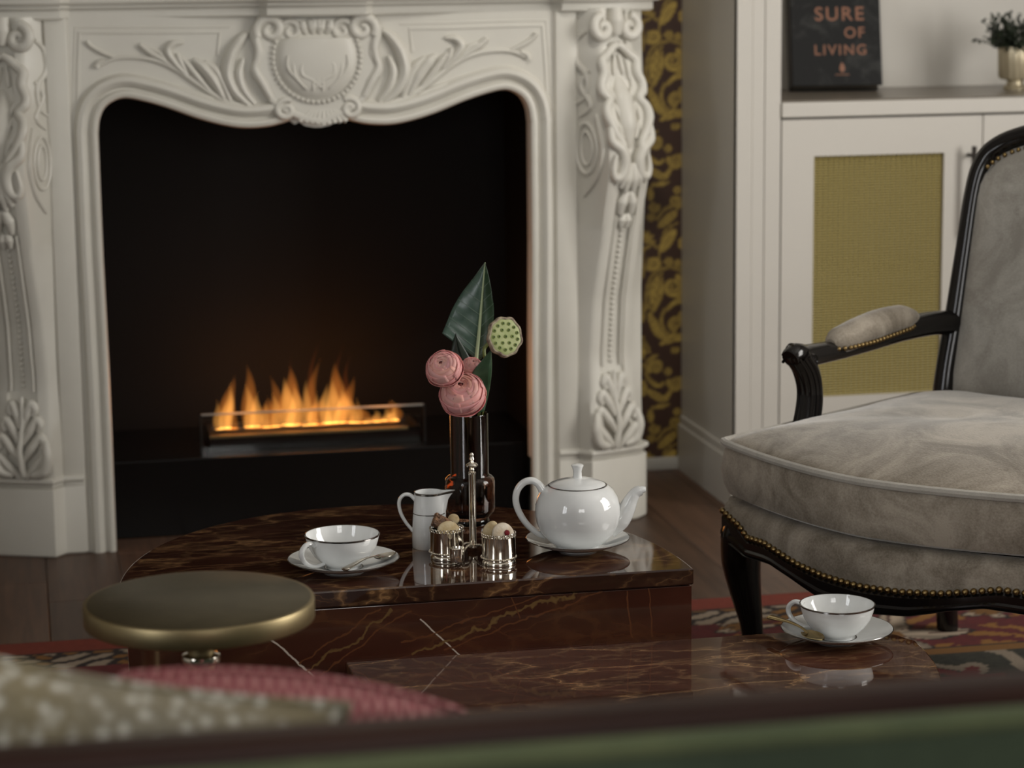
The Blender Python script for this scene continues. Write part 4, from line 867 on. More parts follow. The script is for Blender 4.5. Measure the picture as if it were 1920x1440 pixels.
# arms
def arm(s):
    fx_ = (lambda u: u) if s > 0 else (lambda u: W - u)
    path = [(0.026, 0.604, 0.560), (0.020, 0.545, 0.566), (0.012, 0.46, 0.562), (0.006, 0.36, 0.553), (0.006, 0.27, 0.550), (0.010, 0.20, 0.552), (0.014, 0.166, 0.559), (0.0145, 0.150, 0.553)]
    Pa = smooth_path(path, 6); Ra = interp([0.022, 0.0205, 0.018, 0.0165, 0.0165, 0.018, 0.0185, 0.0155], len(Pa))
    a = aadd('arm', tube([(fx_(p[0]), p[1], p[2]) for p in Pa], Ra, 14), lacquer)
    rd = [tube([(fx_(p[0] - r * math.cos(an)), p[1], p[2] + r * math.sin(an)) for p, r in zip(Pa, Ra)], 0.0028, 6) for an in (0.35, 0.95, -0.4)]
    aadd('arm_reeding', join(*rd), lacquer, a)
    for q_ in (-1, 1): aadd('scroll_boss', transform(lathe([(0.0001, 0.005), (0.005, 0.0055), (0.0065, 0.003), (0.0085, 0.003), (0.010, 0.0045), (0.0115, 0.0)], 20), Matrix.Translation((fx_(0.013) + q_ * 0.0165, 0.188, 0.548)) @ Matrix.Rotation(q_ * PI / 2, 4, 'Y')), lacquer, a)
    sp = smooth_path([(0.015, 0.169, 0.556), (0.018, 0.190, 0.528), (0.020, 0.198, 0.495), (0.022, 0.190, 0.455), (0.024, 0.168, 0.41), (0.022, 0.140, 0.36), (0.02, 0.12, 0.31)], 6); Rs = interp([0.021, 0.0205, 0.0195, 0.0205, 0.0215, 0.022, 0.022], len(sp))
    su = aadd('arm_support', tube([(fx_(p[0]), p[1], p[2]) for p in sp], Rs, 14), lacquer)
    rd = [tube([(fx_(p[0] - r * math.cos(an) * 0.98), p[1] - r * math.sin(an) * 0.98, p[2]) for p, r in zip(sp, Rs)], 0.0034, 6) for an in (0.1, 0.55, 1.0, 1.45, 1.9, 2.35, 2.8, 3.25)]
    aadd('support_reeding', join(*rd), lacquer, su)
    padp = smooth_path([(0.012, 0.500, 0.581), (0.010, 0.46, 0.583), (0.008, 0.40, 0.580), (0.007, 0.34, 0.572), (0.007, 0.29, 0.565), (0.007, 0.268, 0.562)], 6); Rp = interp([0.010, 0.025, 0.0275, 0.027, 0.024, 0.010], len(padp))
    aadd('arm_pad', tube([(fx_(p[0]), p[1], p[2]) for p in padp], Rp, 18, flat=((0, 0, 1), 0.92)), taupe, a)
    for i in range(0, 24):
        t = i / 23; v = 0.272 + t * 0.222; z_ = float(np.interp(v, [0.27, 0.36, 0.46, 0.50], [0.555, 0.559, 0.568, 0.572])); rr = float(np.interp(v, [0.268, 0.29, 0.34, 0.46, 0.50], [0.010, 0.022, 0.0255, 0.024, 0.010]))
        nail((fx_(0.006 - rr), v, z_), 0.0042); nail((fx_(0.008 + rr), v, z_), 0.0042)
arm(1); arm(-1)

# ================================================================== porcelain
def ring_line(r, z, w=0.0009, tw=0.0012, seg=64):
    return lathe([(r - 0.0002, z - tw), (r + w * 0.5, z - tw), (r + w * 0.5, z + tw), (r - 0.0002, z + tw)], seg)
def saucer(name, loc, r, label):
    o = root(name, loc, label, 'saucer', group='porcelain saucers'); k = r / 0.0775
    prof = [(0.0001, 0.0022), (0.022, 0.0022), (0.024, 0.0), (0.0265, 0.0), (0.028, 0.0022), (0.045, 0.0060), (0.065, 0.0125), (0.0765, 0.0178), (0.0775, 0.0186), (0.0768, 0.0192), (0.064, 0.0148), (0.045, 0.0086), (0.030, 0.0054), (0.0255, 0.0056), (0.0245, 0.0046), (0.0001, 0.0044)]
    add('dish', lathe([(a * k if a > 0.001 else a, b_) for a, b_ in prof], 96), porcelain, o)
    add('rim_line', lathe([(0.0758 * k, 0.0184), (0.0772 * k, 0.01955), (0.0779 * k, 0.0188), (0.0774 * k, 0.0180)], 96), platinum, o); add('well_line', lathe([(0.0256 * k, 0.00565), (0.0266 * k, 0.0060), (0.0276 * k, 0.0058)], 64), platinum, o)
    return o
def cup(name, loc, ang, label):
    o = root(name, loc, label, 'teacup', ang, group='porcelain teacups')
    prof = [(0.0001, 0.0025), (0.018, 0.0025), (0.0185, 0.0), (0.0215, 0.0), (0.0222, 0.003), (0.030, 0.0085), (0.040, 0.0185), (0.0465, 0.029), (0.0500, 0.039), (0.0518, 0.0480), (0.0516, 0.0488), (0.0508, 0.0486), (0.0488, 0.039), (0.0450, 0.0295), (0.0385, 0.0198), (0.029, 0.0108), (0.018, 0.0062), (0.0001, 0.0055)]
    add('bowl', lathe(prof, 96), porcelain, o); add('rim_line', lathe([(0.0515, 0.0464), (0.0524, 0.0468), (0.0524, 0.0486), (0.0515, 0.0491), (0.0508, 0.0489)], 96), platinum, o)
    h = smooth_path([(0.0500, 0, 0.0405), (0.056, 0, 0.0435), (0.064, 0, 0.0435), (0.0715, 0, 0.037), (0.0725, 0, 0.0285), (0.067, 0, 0.0195), (0.057, 0, 0.0130), (0.046, 0, 0.0105), (0.034, 0, 0.0118)], 6)
    add('handle', tube(h, interp([0.0038, 0.0034, 0.0033, 0.0034, 0.0034, 0.0032, 0.0030, 0.0028, 0.0026], len(h)), 12, flat=((0, 1, 0), 1.35)), porcelain, o)
    return o
def put(x, y, zc, z): p = on_z(x, y, zc); return (float(p[0]), float(p[1]), z)
sl = put(644.0, 1045.5, TZ + 0.0186, TZ); saucer('saucer', sl, 0.0775, 'white saucer with platinum rim under the teacup on the taller marble table')
cup('teacup', (sl[0] - 0.001, sl[1], TZ + 0.0043), math.radians(212), 'white teacup with silver rim on the taller marble table')
sr = put(1569.5, 1176.5, LZ + 0.0186, LZ); saucer('saucer', sr, 0.0775, 'white saucer with platinum rim on the lower marble table by the armchair')
cup('teacup', (sr[0], sr[1], LZ + 0.0043), math.radians(140), 'white teacup with thin dark rim line on the lower marble table')
stp = put(1083.5, 1007.5, TZ + 0.0186, TZ); saucer('saucer', stp, 0.0745, 'white saucer with dark rim line underneath the teapot')
# teapot
tp = (stp[0], stp[1], TZ + 0.0054)
TP = root('teapot', tp, 'round white porcelain teapot with dark lid line standing on a saucer', 'teapot', math.radians(-11.5))
tb = [(0.0001, 0.002), (0.027, 0.002), (0.0275, 0.0), (0.0305, 0.0), (0.0315, 0.003), (0.042, 0.009), (0.0525, 0.020), (0.0590, 0.034), (0.0612, 0.047), (0.0606, 0.059), (0.0572, 0.071), (0.0505, 0.0805), (0.0440, 0.0855), (0.0420, 0.0865), (0.0385, 0.0868), (0.0375, 0.083), (0.0001, 0.0825)]
TP.scale = (1, 1, 1.04)
body = add('body', lathe(tb, 96), porcelain, TP)
lid = add('lid', lathe([(0.0001, 0.0862), (0.0395, 0.0862), (0.0402, 0.0875), (0.039, 0.0889), (0.030, 0.0925), (0.018, 0.0957), (0.009, 0.0970), (0.0001, 0.0972)], 80), porcelain, TP)
add('knob', lathe([(0.0072, 0.0955), (0.0062, 0.100), (0.0060, 0.106), (0.0075, 0.1110), (0.0088, 0.1135), (0.0086, 0.1150), (0.0060, 0.1162), (0.0001, 0.1166)], 40), porcelain, lid); add('lid_line', lathe([(0.0418, 0.0860), (0.0424, 0.0868), (0.0412, 0.0878), (0.0402, 0.0872)], 80), platinum, TP)
sp = smooth_path([(0.044, 0, 0.027), (0.060, 0, 0.038), (0.070, 0, 0.052), (0.0765, 0, 0.065), (0.083, 0, 0.0745), (0.0905, 0, 0.0785)], 7); R = interp([0.0165, 0.0155, 0.0125, 0.0098, 0.0080, 0.0072], len(sp))
add('spout', tube(sp, R, 20), porcelain, TP); add('spout_lip', tube([(0.0885, 0, 0.0778), (0.0935, 0, 0.0795), (0.0975, 0, 0.0797)], [0.0072, 0.0066, 0.0046], 18, flat=((0, 0, 1), 0.75)), porcelain, TP)
hd = smooth_path([(-0.050, 0, 0.0800), (-0.056, 0, 0.0885), (-0.0655, 0, 0.0935), (-0.0775, 0, 0.0905), (-0.0865, 0, 0.0795), (-0.0885, 0, 0.064), (-0.083, 0, 0.047), (-0.072, 0, 0.031), (-0.058, 0, 0.0195), (-0.046, 0, 0.0145)], 6)
add('handle', tube(hd, interp([0.0066, 0.0052, 0.0050, 0.0050, 0.0050, 0.0048, 0.0046, 0.0044, 0.0042, 0.004], len(hd)), 14, flat=((0, 1, 0), 1.2)), porcelain, TP)
# creamer
CM = root('creamer', put(806, 1025, TZ, TZ), 'slim white porcelain milk jug with silver rim and band', 'jug', math.radians(-14))
nseg = 72; prof = [(0.0245, 0.0), (0.0256, 0.0015), (0.0254, 0.02), (0.0240, 0.045), (0.0222, 0.065), (0.0214, 0.075), (0.0214, 0.0815), (0.0203, 0.0815), (0.0204, 0.073), (0.0225, 0.045), (0.0240, 0.006), (0.0001, 0.0045)]
def spouted(r, z, a):
    k = max(0.0, (z - 0.058) / 0.0235); c = max(0.0, math.cos(a)) ** 14; c2 = max(0.0, math.cos(a)) ** 40
    return r + k ** 1.6 * (0.010 * c + 0.0065 * c2), z + k ** 3 * 0.0020 * c
def jug(prof):
    V, F = [], []; n = len(prof)
    for j in range(nseg):
        a = 2 * PI * j / nseg
        for r, z in prof: rr, zz = spouted(r, z, a); V.append((rr * math.cos(a), rr * math.sin(a), zz))
    for j in range(nseg):
        k = (j + 1) % nseg
        for i in range(n - 1): F.append((j * n + i, k * n + i, k * n + i + 1, j * n + i + 1))
    return V, F
jb = jug(prof); jb[1].append(tuple(j * len(prof) for j in range(nseg)))
add('body', jb, porcelain, CM); add('rim_line', jug([(0.0212, 0.0785), (0.0219, 0.0790), (0.0219, 0.0815), (0.0210, 0.0822), (0.0203, 0.0818)]), platinum, CM); add('band', lathe([(0.02355, 0.0505), (0.02390, 0.0505), (0.02380, 0.0517), (0.02350, 0.0517)], 72), platinum, CM)
hd = smooth_path([(-0.0200, 0, 0.0700), (-0.027, 0, 0.0765), (-0.036, 0, 0.0770), (-0.0425, 0, 0.0700), (-0.0435, 0, 0.060), (-0.0405, 0, 0.048), (-0.034, 0, 0.036), (-0.0275, 0, 0.0275), (-0.0235, 0, 0.0225)], 6)
add('handle', tube(hd, interp([0.0032, 0.0029, 0.0028, 0.0028, 0.0027, 0.0026, 0.0025, 0.0024, 0.0026], len(hd)), 12, flat=((0, 1, 0), 1.3)), porcelain, CM)
# spoons
def spoon(loc, ang, m, label, tilt, ln=0.125, roll=0.0):
    o = root('teaspoon', loc, label, 'spoon', rot=(roll, tilt, ang))
    # local +x runs from handle end to bowl tip
    V, F = [], []; nu, nv = 14, 10
    for k_, dz in ((0, 0.0), (1, -0.0011)):
        for i in range(nu + 1):
            t = i / nu; x_ = ln - 0.040 + 0.040 * t; hw_ = 0.0128 * math.sin(PI * min(0.06 + t * 0.92, 1) ** 0.85) ** 0.65
            for j in range(nv + 1):
                s = -1 + 2 * j / nv; V.append((x_, hw_ * s, 0.0012 - 0.0062 * (1 - s * s) * math.sin(PI * (0.05 + 0.92 * t)) ** 0.8 + dz + 0.0018))
    n1_ = (nu + 1) * (nv + 1)
    for i in range(nu):
        for j in range(nv):
            a = i * (nv + 1) + j; F.append((a, a + 1, a + nv + 2, a + nv + 1)); F.append((n1_ + a + nv + 1, n1_ + a + nv + 2, n1_ + a + 1, n1_ + a))
    for i in range(nu):
        for j in (0, nv):
            a = i * (nv + 1) + j; b_ = a + nv + 1; F.append((a, b_, n1_ + b_, n1_ + a))
    add('bowl', (V, F), m, o)
    P = smooth_path([(0.0, 0, 0.0020), (0.004, 0, 0.0024), (0.02, 0, 0.0042), (0.045, 0, 0.0068), (0.068, 0, 0.0062), (0.082, 0, 0.0030), (ln - 0.036, 0, 0.0022)], 6)
    R = interp([0.0036, 0.0068, 0.0060, 0.0036, 0.0025, 0.0024, 0.0034], len(P)); add('handle', tube(P, R, 12, flat=((0, 0, 1), 0.42)), m, o)
    add('handle_rib', tube([(p[0], 0, p[2] + r * 0.3) for p, r in list(zip(P, R))[1:22]], 0.0008, 6), m, o)
    return o
def beside(c, r, f): return np.array([c[0] + _r0[0] * r + _fh[0] * f, c[1] + _r0[1] * r + _fh[1] * f])      # r to the right, f away, on the saucer
def lay_spoon(c, e, bc, z_end, z_bowl, m, label, roll):
    a, b_ = beside(c, *e), beside(c, *bc); d = b_ - a; n_ = float(np.linalg.norm(d))
    spoon((a[0], a[1], z_end), math.atan2(d[1], d[0]), m, label, math.atan2(z_end - z_bowl, n_), n_ + 0.02, roll)
lay_spoon(sl, (0.006, -0.0785), (0.0595, 0.004), TZ + 0.0194, TZ + 0.0186, silverm, 'silver teaspoon resting on the saucer on the taller marble table', math.radians(-6))
lay_spoon(sr, (-0.090, 0.043), (-0.0368, -0.0362), LZ + 0.0215, LZ + 0.0158, goldm, 'golden teaspoon hanging over the edge of the saucer by the armchair', math.radians(4))

# ================================================================== vase and flowers
vb = put(882, 982, TZ, TZ); VY = vb[1]; KV = (VY / _ray(882, 800)[1]) / FPX      # metres per drawn unit at the vase
VS = root('glass_vase', vb, 'smoked brown glass vase with slim neck and wider base', 'vase')
vp = [(0.0001, 0.0), (0.0265, 0.0), (0.0285, 0.0015), (0.0288, 0.006), (0.0275, 0.009), (0.0288, 0.0115), (0.0310, 0.0145), (0.0358, 0.0200), (0.0372, 0.0250), (0.0374, 0.0650), (0.0366, 0.0700), (0.0335, 0.0733), (0.0300, 0.0752), (0.0287, 0.0785), (0.0285, 0.1680), (0.0280, 0.1698), (0.0272, 0.1690), (0.0270, 0.1660), (0.0268, 0.0790), (0.0280, 0.0730), (0.0330, 0.0690), (0.0348, 0.0640), (0.0346, 0.0280), (0.0320, 0.0215), (0.0240, 0.0170), (0.0001, 0.0160)]
add('vessel', lathe(vp, 72), smoke, VS)
def at_vase(x, y, dy=0.0):
    p = on_y(x, y, VY + dy); return np.array(p)
def petal_mesh(bm_v, bm_f, cols, R, th_rim, phi0, dphi, tint, squash, seed):
    nu, nv = 14, 9; k0 = len(bm_v); rr = random.Random(seed); w0, w1 = rr.uniform(0, 6), rr.uniform(0, 6)
    for i in range(nv + 1):
        t = i / nv
        for j in range(nu + 1):
            s = -1 + 2 * j / nu; rim = th_rim * (1 + 0.16 * s * s) + 0.025 * math.sin(4 * s + w0); th = 2.75 + (rim - 2.75) * t
            ph = phi0 + dphi * s * (0.55 + 0.45 * math.sin(PI * min(t + 0.12, 1) * 0.62)); rad = R * (1 + 0.012 * math.sin(7 * s + w1) * t + 0.035 * s * s * t + 0.02 * (t > 0.95))
            bm_v.append((rad * math.sin(th) * math.cos(ph), rad * math.sin(th) * math.sin(ph), rad * math.cos(th) * squash))
            e = t ** 5; cols.append(tuple(tint[q] * (1 - 0.18 * e) + (0.50, 0.14, 0.15)[q] * 0.35 * e for q in range(3)))
    for i in range(nv):
        for j in range(nu):
            a = k0 + i * (nu + 1) + j; bm_f.append((a, a + 1, a + nu + 2, a + nu + 1))
def ranunculus(center, axis, R, label, seed, squash=0.92, openness=1.0, stem_to=None):
    z_ = Vector(axis).normalized(); q = Vector((0, 0, 1)).rotation_difference(z_)
    o = root('ranunculus', tuple(center), label, 'flower', group='pink ranunculus in the vase'); o.rotation_mode = 'QUATERNION'; o.rotation_quaternion = q
    rr = random.Random(seed)
    rims = [1.75, 1.42, 1.08, 0.80, 0.60, 0.46, 0.35, 0.26, 0.18, 0.11]
    for li, th in enumerate(rims):
        n = 3 if li < 6 else 2; rad = R * (1.0 - 0.020 * li) * (1.0 + (0.05 if li == 0 else 0)); inner = li / 9.0
        for k in range(n):
            v, f, c = [], [], []; ph = 2 * PI * k / n + li * 1.1 + rr.uniform(-0.3, 0.3)
            tint = tuple((0.70, 0.335, 0.31)[q2] * (1 - 0.55 * inner) + (0.74, 0.52, 0.43)[q2] * 0.55 * inner for q2 in range(3)); tint = tuple(max(0, x_ * rr.uniform(0.92, 1.06)) for x_ in tint)
            petal_mesh(v, f, c, rad * rr.uniform(0.985, 1.012), th * openness, ph, (1.35 if n == 3 else 1.8), tint, squash, rr.random())
            me = bpy.data.meshes.new('petal'); me.from_pydata(v, [], f); me.update(); me.polygons.foreach_set('use_smooth', [True] * len(me.polygons))
            at = me.color_attributes.new('tint', 'FLOAT_COLOR', 'POINT'); at.data.foreach_set('color', np.c_[np.array(c), np.ones(len(c))].astype(np.float32).ravel())
            p = link('petal', me, petal, o); md = p.modifiers.new('thickness', 'SOLIDIFY'); md.thickness = 0.0005; md.offset = -1
    add('heart', ball((0, 0, R * 0.66 * squash), R * 0.12, 1, 10, 6), petalheart, o)
    if stem_to is not None:
        M = q.inverted(); loc = Vector(tuple(center)); pts = [M @ (Vector(tuple(p)) - loc) for p in stem_to]; add('stem', tube(smooth_path([(0, 0, -R * 0.85)] + [tuple(p) for p in pts], 6), 0.0022, 8), stemm, o)
    return o
toc = -FWD; camr = CR
inside = lambda dx, dy, z: (vb[0] + dx, vb[1] + dy, TZ + z)
slot = lambda k: [inside(x_, y_, z_) for x_, y_, z_ in k]
f1 = at_vase(833, 691, -0.056); ranunculus(f1, toc * 0.80 - camr * 0.22 + np.array([0, 0, 0.42]), 0.0272, 'smooth round pink ranunculus leaning highest out of the vase', 3, 0.93, 0.92, [at_vase(830, 702, -0.004), at_vase(834, 718, 0.018), at_vase(846, 742, 0.028)] + slot([(-0.0160, 0.0165, 0.166), (-0.0165, 0.014, 0.10), (-0.018, 0.010, 0.03)]))
f2 = at_vase(867, 738, -0.027); ranunculus(f2, toc * 0.72 - camr * 0.10 + np.array([0, 0, 0.62]), 0.0355, 'open ruffled pink ranunculus resting on the rim of the vase', 8, 0.80, 1.12, slot([(-0.006, -0.003, 0.160), (-0.005, -0.006, 0.10), (-0.004, -0.010, 0.03)]))
f3 = at_vase(885, 690, 0.0175); ranunculus(f3, toc * 0.5 + camr * 0.2 + np.array([0, 0, 0.8]), 0.0182, 'half hidden pink ranunculus behind the two others', 12, 0.9, 1.0, slot([(0.001, 0.014, 0.165), (0.001, 0.012, 0.10), (0.0, 0.010, 0.03)]))
def half_blade(mid, edge, dy_edge, rows=26, colsn=8, dy=0.0, ripple=0.0):
    dyf = dy if callable(dy) else (lambda y: dy)
    Mp = smooth_path([(a, b_, 0) for a, b_ in mid], 8); Ep = smooth_path([(a, b_, 0) for a, b_ in edge], 8)
    Mi = np.array([[np.interp(t, np.linspace(0, 1, len(Mp)), [p[k] for p in Mp]) for k in (0, 1)] for t in np.linspace(0, 1, rows)])
    Ei = np.array([[np.interp(t, np.linspace(0, 1, len(Ep)), [p[k] for p in Ep]) for k in (0, 1)] for t in np.linspace(0, 1, rows)])
    V, F = [], []
    for i in range(rows):
        for j in range(colsn + 1):
            s = j / colsn; q = Mi[i] * (1 - s) + Ei[i] * s; bend = dy_edge * s * s * math.sin(PI * (0.12 + 0.8 * i / (rows - 1))); rp = ripple * math.sin(i * 1.55) * s * (1 - 0.2 * s)
            V.append(tuple(at_vase(q[0], q[1], dyf(q[1]) + bend + rp)))
    for i in range(rows - 1):
        for j in range(colsn): a = i * (colsn + 1) + j; F.append((a, a + 1, a + colsn + 2, a + colsn + 1))
    return V, F
def blade_obj(name, vf, m, parent, base):
    o = add(name, vf, m, parent, True, base, False); md = o.modifiers.new('thickness', 'SOLIDIFY'); md.thickness = 0.0005; return o
mid = [(909.5, 492), (903.5, 562), (898, 626), (893, 674)]
base = tuple(at_vase(893, 674, 0.038)); LF = root('broad_leaf', base, 'tall pointed green leaf with pale midrib standing in the vase', 'leaf')
blade_obj('leaf_blade', half_blade(mid, [(909.5, 492), (888, 521), (866, 549), (849, 578), (838, 604), (829, 625)], 0.014, dy=0.038, ripple=0.0009), leaf_pale, LF, base)
blade_obj('leaf_blade', half_blade(mid, [(909.5, 492), (917, 520), (923, 556), (926, 590), (920, 635), (902, 674)], -0.012, dy=0.038, ripple=0.0005), leaf_dark, LF, base)
add('midrib', tube([tuple(at_vase(p[0], p[1], 0.0368)) for p in smooth_path([(a, b_, 0) for a, b_ in mid], 6)] + [tuple(at_vase(893, 700, 0.0375)), tuple(at_vase(892, 730, 0.031)), inside(0.007, 0.0222, 0.168), inside(0.0065, 0.022, 0.10), inside(0.006, 0.022, 0.03)], [0.0008, 0.0017, 0.0025, 0.0031, 0.0028], 8), midrib, LF, True, base)
for edge, dye in (([(909.5, 492), (888, 521), (866, 549), (849, 578), (838, 604), (829, 625)], 0.014), ([(909.5, 492), (917, 520), (923, 556), (926, 590), (920, 635), (902, 674)], -0.012)):
    vf = half_blade(mid, edge, dye, dy=0.038, ripple=0.0)
    for t in (0.14, 0.26, 0.38, 0.5, 0.62, 0.74, 0.86, 0.95):
        i = int(t * 25); add('vein', tube([np.array(vf[0][i * 9 + j]) - np.array(FWD) * 0.0008 for j in range(9)], [0.0007, 0.0003], 5), leaf_vein, LF, True, base)
base = tuple(at_vase(866, 668, 0.030)); o = root('small_leaf', base, 'small dark triangular leaf behind the highest ranunculus', 'leaf')
blade_obj('leaf_blade', half_blade([(854, 625), (858, 645), (866, 676)], [(854, 625), (848, 645), (844, 670)], 0.004, 14, 5, 0.030), leaf_deep, o, base); blade_obj('leaf_blade', half_blade([(854, 625), (858, 645), (866, 676)], [(854, 625), (868, 648), (884, 676)], 0.002, 14, 5, 0.030), leaf_deep, o, base)
add('stalk', tube([tuple(at_vase(866, 676, 0.030)), tuple(at_vase(868, 700, 0.037)), tuple(at_vase(869, 735, 0.030)), inside(-0.0085, 0.0225, 0.168), inside(-0.009, 0.021, 0.10), inside(-0.010, 0.020, 0.03)], 0.0012, 6), stemm, o, True, base)
fold = lambda y: float(np.interp(y, [655, 690, 702, 722, 745, 775], [-0.006, -0.005, -0.002, 0.007, 0.011, 0.006]))
base = tuple(at_vase(905, 768, 0.008)); o = root('folded_leaf', base, 'folded mid green leaf beside the open ranunculus at the vase rim', 'leaf')
mid = [(921, 655), (919, 690), (915, 730), (906, 772)]
blade_obj('leaf_blade', half_blade(mid, [(921, 655), (903, 676), (885, 700), (896, 716), (903, 745), (896, 774)], -0.003, dy=fold, ripple=0.0003), leaf_dark, o, base); blade_obj('leaf_blade', half_blade(mid, [(921, 655), (922.5, 690), (918, 730), (908.5, 771)], 0.004, dy=fold), leaf_dark, o, base)
add('stalk', tube([tuple(at_vase(906, 771, 0.008)), inside(0.0195, 0.004, 0.15), inside(0.020, 0.0, 0.10), inside(0.020, -0.004, 0.03)], 0.0014, 6), stemm, o, True, base)
# lotus seed head
lc = at_vase(948, 631, -0.030); ax = (toc * 0.86 + camr * 0.44 + np.array([0, 0, 0.10])); q = Vector((0, 0, 1)).rotation_difference(Vector(ax).normalized())
LP = root('lotus_seed_head', tuple(lc), 'flat round green lotus seed pod with brown rim beside the leaf', 'seed pod'); LP.rotation_mode = 'QUATERNION'; LP.rotation_quaternion = q
rp = 0.0275; V, F = [], []; ns = 64
prof = [(0.0001, 0.0005), (0.5, 0.0010), (0.86, 0.0006), (0.95, -0.0008)]
def wav(a): return 1 + 0.030 * math.cos(9 * a + 0.5) + 0.018 * math.cos(5 * a)
def wavy(profile): 
    V = []; n = len(profile)
    for j in range(ns):
        a = 2 * PI * j / ns
        for r, z in profile: V.append((r * rp * wav(a) * math.cos(a), r * rp * 1.07 * wav(a) * math.sin(a), z))
    F = [(j * n + i, ((j + 1) % ns) * n + i, ((j + 1) % ns) * n + i + 1, j * n + i + 1) for j in range(ns) for i in range(n - 1)]
    return V, F
add('face', wavy(prof), podm, LP); add('rim', wavy([(0.90, 0.0008), (0.97, 0.0008), (1.03, -0.0012), (1.03, -0.006), (0.97, -0.0095)]), podrim, LP); add('cone', wavy([(0.98, -0.009), (0.80, -0.018), (0.45, -0.030), (0.18, -0.038), (0.08, -0.042), (0.0001, -0.042)]), podm, LP)
holes = [(0.0, 0.0)] + [(0.40 * math.cos(a), 0.40 * math.sin(a)) for a in np.linspace(0.2, 2 * PI + 0.2, 7)[:-1]] + [(0.72 * math.cos(a), 0.72 * math.sin(a)) for a in np.linspace(0, 2 * PI, 14)[:-1]]
s0 = None
for (a, b_) in holes:
    if s0 is None:
        s0 = add('seed', lathe([(0.0001, 0.0015), (0.0009, 0.0012), (0.0013, 0.0003)], 12), seedhole, LP); k0_ = add('seed_cup', lathe([(0.0012, 0.0006), (0.0018, 0.0016), (0.0025, 0.0014), (0.0030, 0.0)], 14), seedm, LP)
        s0.location = (a * rp, b_ * rp, 0.0004); k0_.location = (a * rp, b_ * rp, 0.0004)
    else: copy_of(s0, LP, (a * rp, b_ * rp, 0.0004)); copy_of(k0_, LP, (a * rp, b_ * rp, 0.0004))
M = q.inverted(); loc = Vector(tuple(lc)); sp = [lc - np.array(ax) / np.linalg.norm(ax) * 0.040, at_vase(910, 650, 0.010), at_vase(908, 664, 0.008), at_vase(913.5, 690, 0.010), at_vase(914, 730, 0.019), inside(0.0185, 0.0135, 0.168), inside(0.0185, 0.013, 0.10), inside(0.018, 0.012, 0.03)]
add('stem', tube(smooth_path([tuple(M @ (Vector(tuple(p)) - loc)) for p in sp], 6), 0.0026, 8), stemm, LP)

# ================================================================== silver biscuit stand
cb = put(887, 1034, TZ, TZ); CS = root('silver_biscuit_stand', cb, 'silver stand with two pierced cups, tall central handle and beaded feet', 'serving stand')
def rel(x, y): p = put(x, y, TZ, 0.0); return (p[0] - cb[0], p[1] - cb[1])
bl, br = rel(838, 1045.5), rel(935.5, 1056)
_p = put(857, 1052, TZ + 0.006, 0.0); bs = (_p[0] - cb[0], _p[1] - cb[1])
for (cx, cy) in (bl, br):
    o = add('cup', lathe([(0.0001, 0.0), (0.0235, 0.0), (0.0240, 0.0012), (0.0232, 0.0045), (0.0215, 0.0062), (0.0215, 0.0075), (0.0240, 0.0095), (0.0240, 0.0120), (0.0238, 0.0395), (0.0243, 0.0405), (0.0233, 0.0405), (0.0230, 0.0120), (0.0001, 0.0110)], 72, cx, cy), silver, CS)
    add('bead_ring', join(*[ball((cx + 0.0248 * math.cos(a), cy + 0.0248 * math.sin(a), 0.0098), 0.0013, 1, 6, 4) for a in np.linspace(0, 2 * PI, 60, endpoint=False)]), silver, o)
    add('pierced_rim', join(*[tube([(cx + 0.0240 * math.cos(a + dx / 0.024), cy + 0.0240 * math.sin(a + dx / 0.024), 0.0400 + 0.0024 + dz) for dx, dz in ((0.0022 * math.cos(t), 0.0026 * math.sin(t)) for t in np.linspace(0, 2 * PI, 10, endpoint=False))], 0.00055, 5, closed=True) for a in np.linspace(0, 2 * PI, 30, endpoint=False)]), silver, o)
add('small_cup', lathe([(0.0001, 0.0), (0.0096, 0.0), (0.0102, 0.001), (0.0106, 0.014), (0.0116, 0.0190), (0.0108, 0.0191), (0.0098, 0.014), (0.0001, 0.004)], 36, bs[0], bs[1]), silver, CS).location.z = 0.006
PH_ = 1.045
add('handle_post', lathe([(0.0001, 0.006), (0.0058, 0.006), (0.0062, 0.010), (0.0052, 0.013), (0.0050, 0.016), (0.0050, 0.108), (0.0056, 0.109), (0.0056, 0.1112), (0.0046, 0.1122), (0.0001, 0.113)], 28), silver, CS).scale.z = PH_
add('finial', lathe([(0.0001, 0.112), (0.0030, 0.1125), (0.0040, 0.1150), (0.0030, 0.1170), (0.0080, 0.1195), (0.0088, 0.1215), (0.0075, 0.1235), (0.0030, 0.1255), (0.0024, 0.1275), (0.0038, 0.1295), (0.0030, 0.1320), (0.0022, 0.1335), (0.0030, 0.1355), (0.0020, 0.1380), (0.0001, 0.1390)], 28), silver, CS).scale.z = PH_
for (cx, cy) in (bl, br, bs):
    d = math.hypot(cx, cy); k = 1 - (0.0240 if d > 0.026 else 0.0095) / d
    Pp = [(cx * k * t, cy * k * t, 0.0085 + 0.006 * math.sin(PI * t)) for t in np.linspace(0, 1, 10)]; add('arm', join(tube(Pp, 0.0014, 8), *[ball(p, 0.0019, 1, 6, 4) for p in Pp]), silver, CS)
bx = lambda c, z: (cb[0] + c[0], cb[1] + c[1], TZ + z)
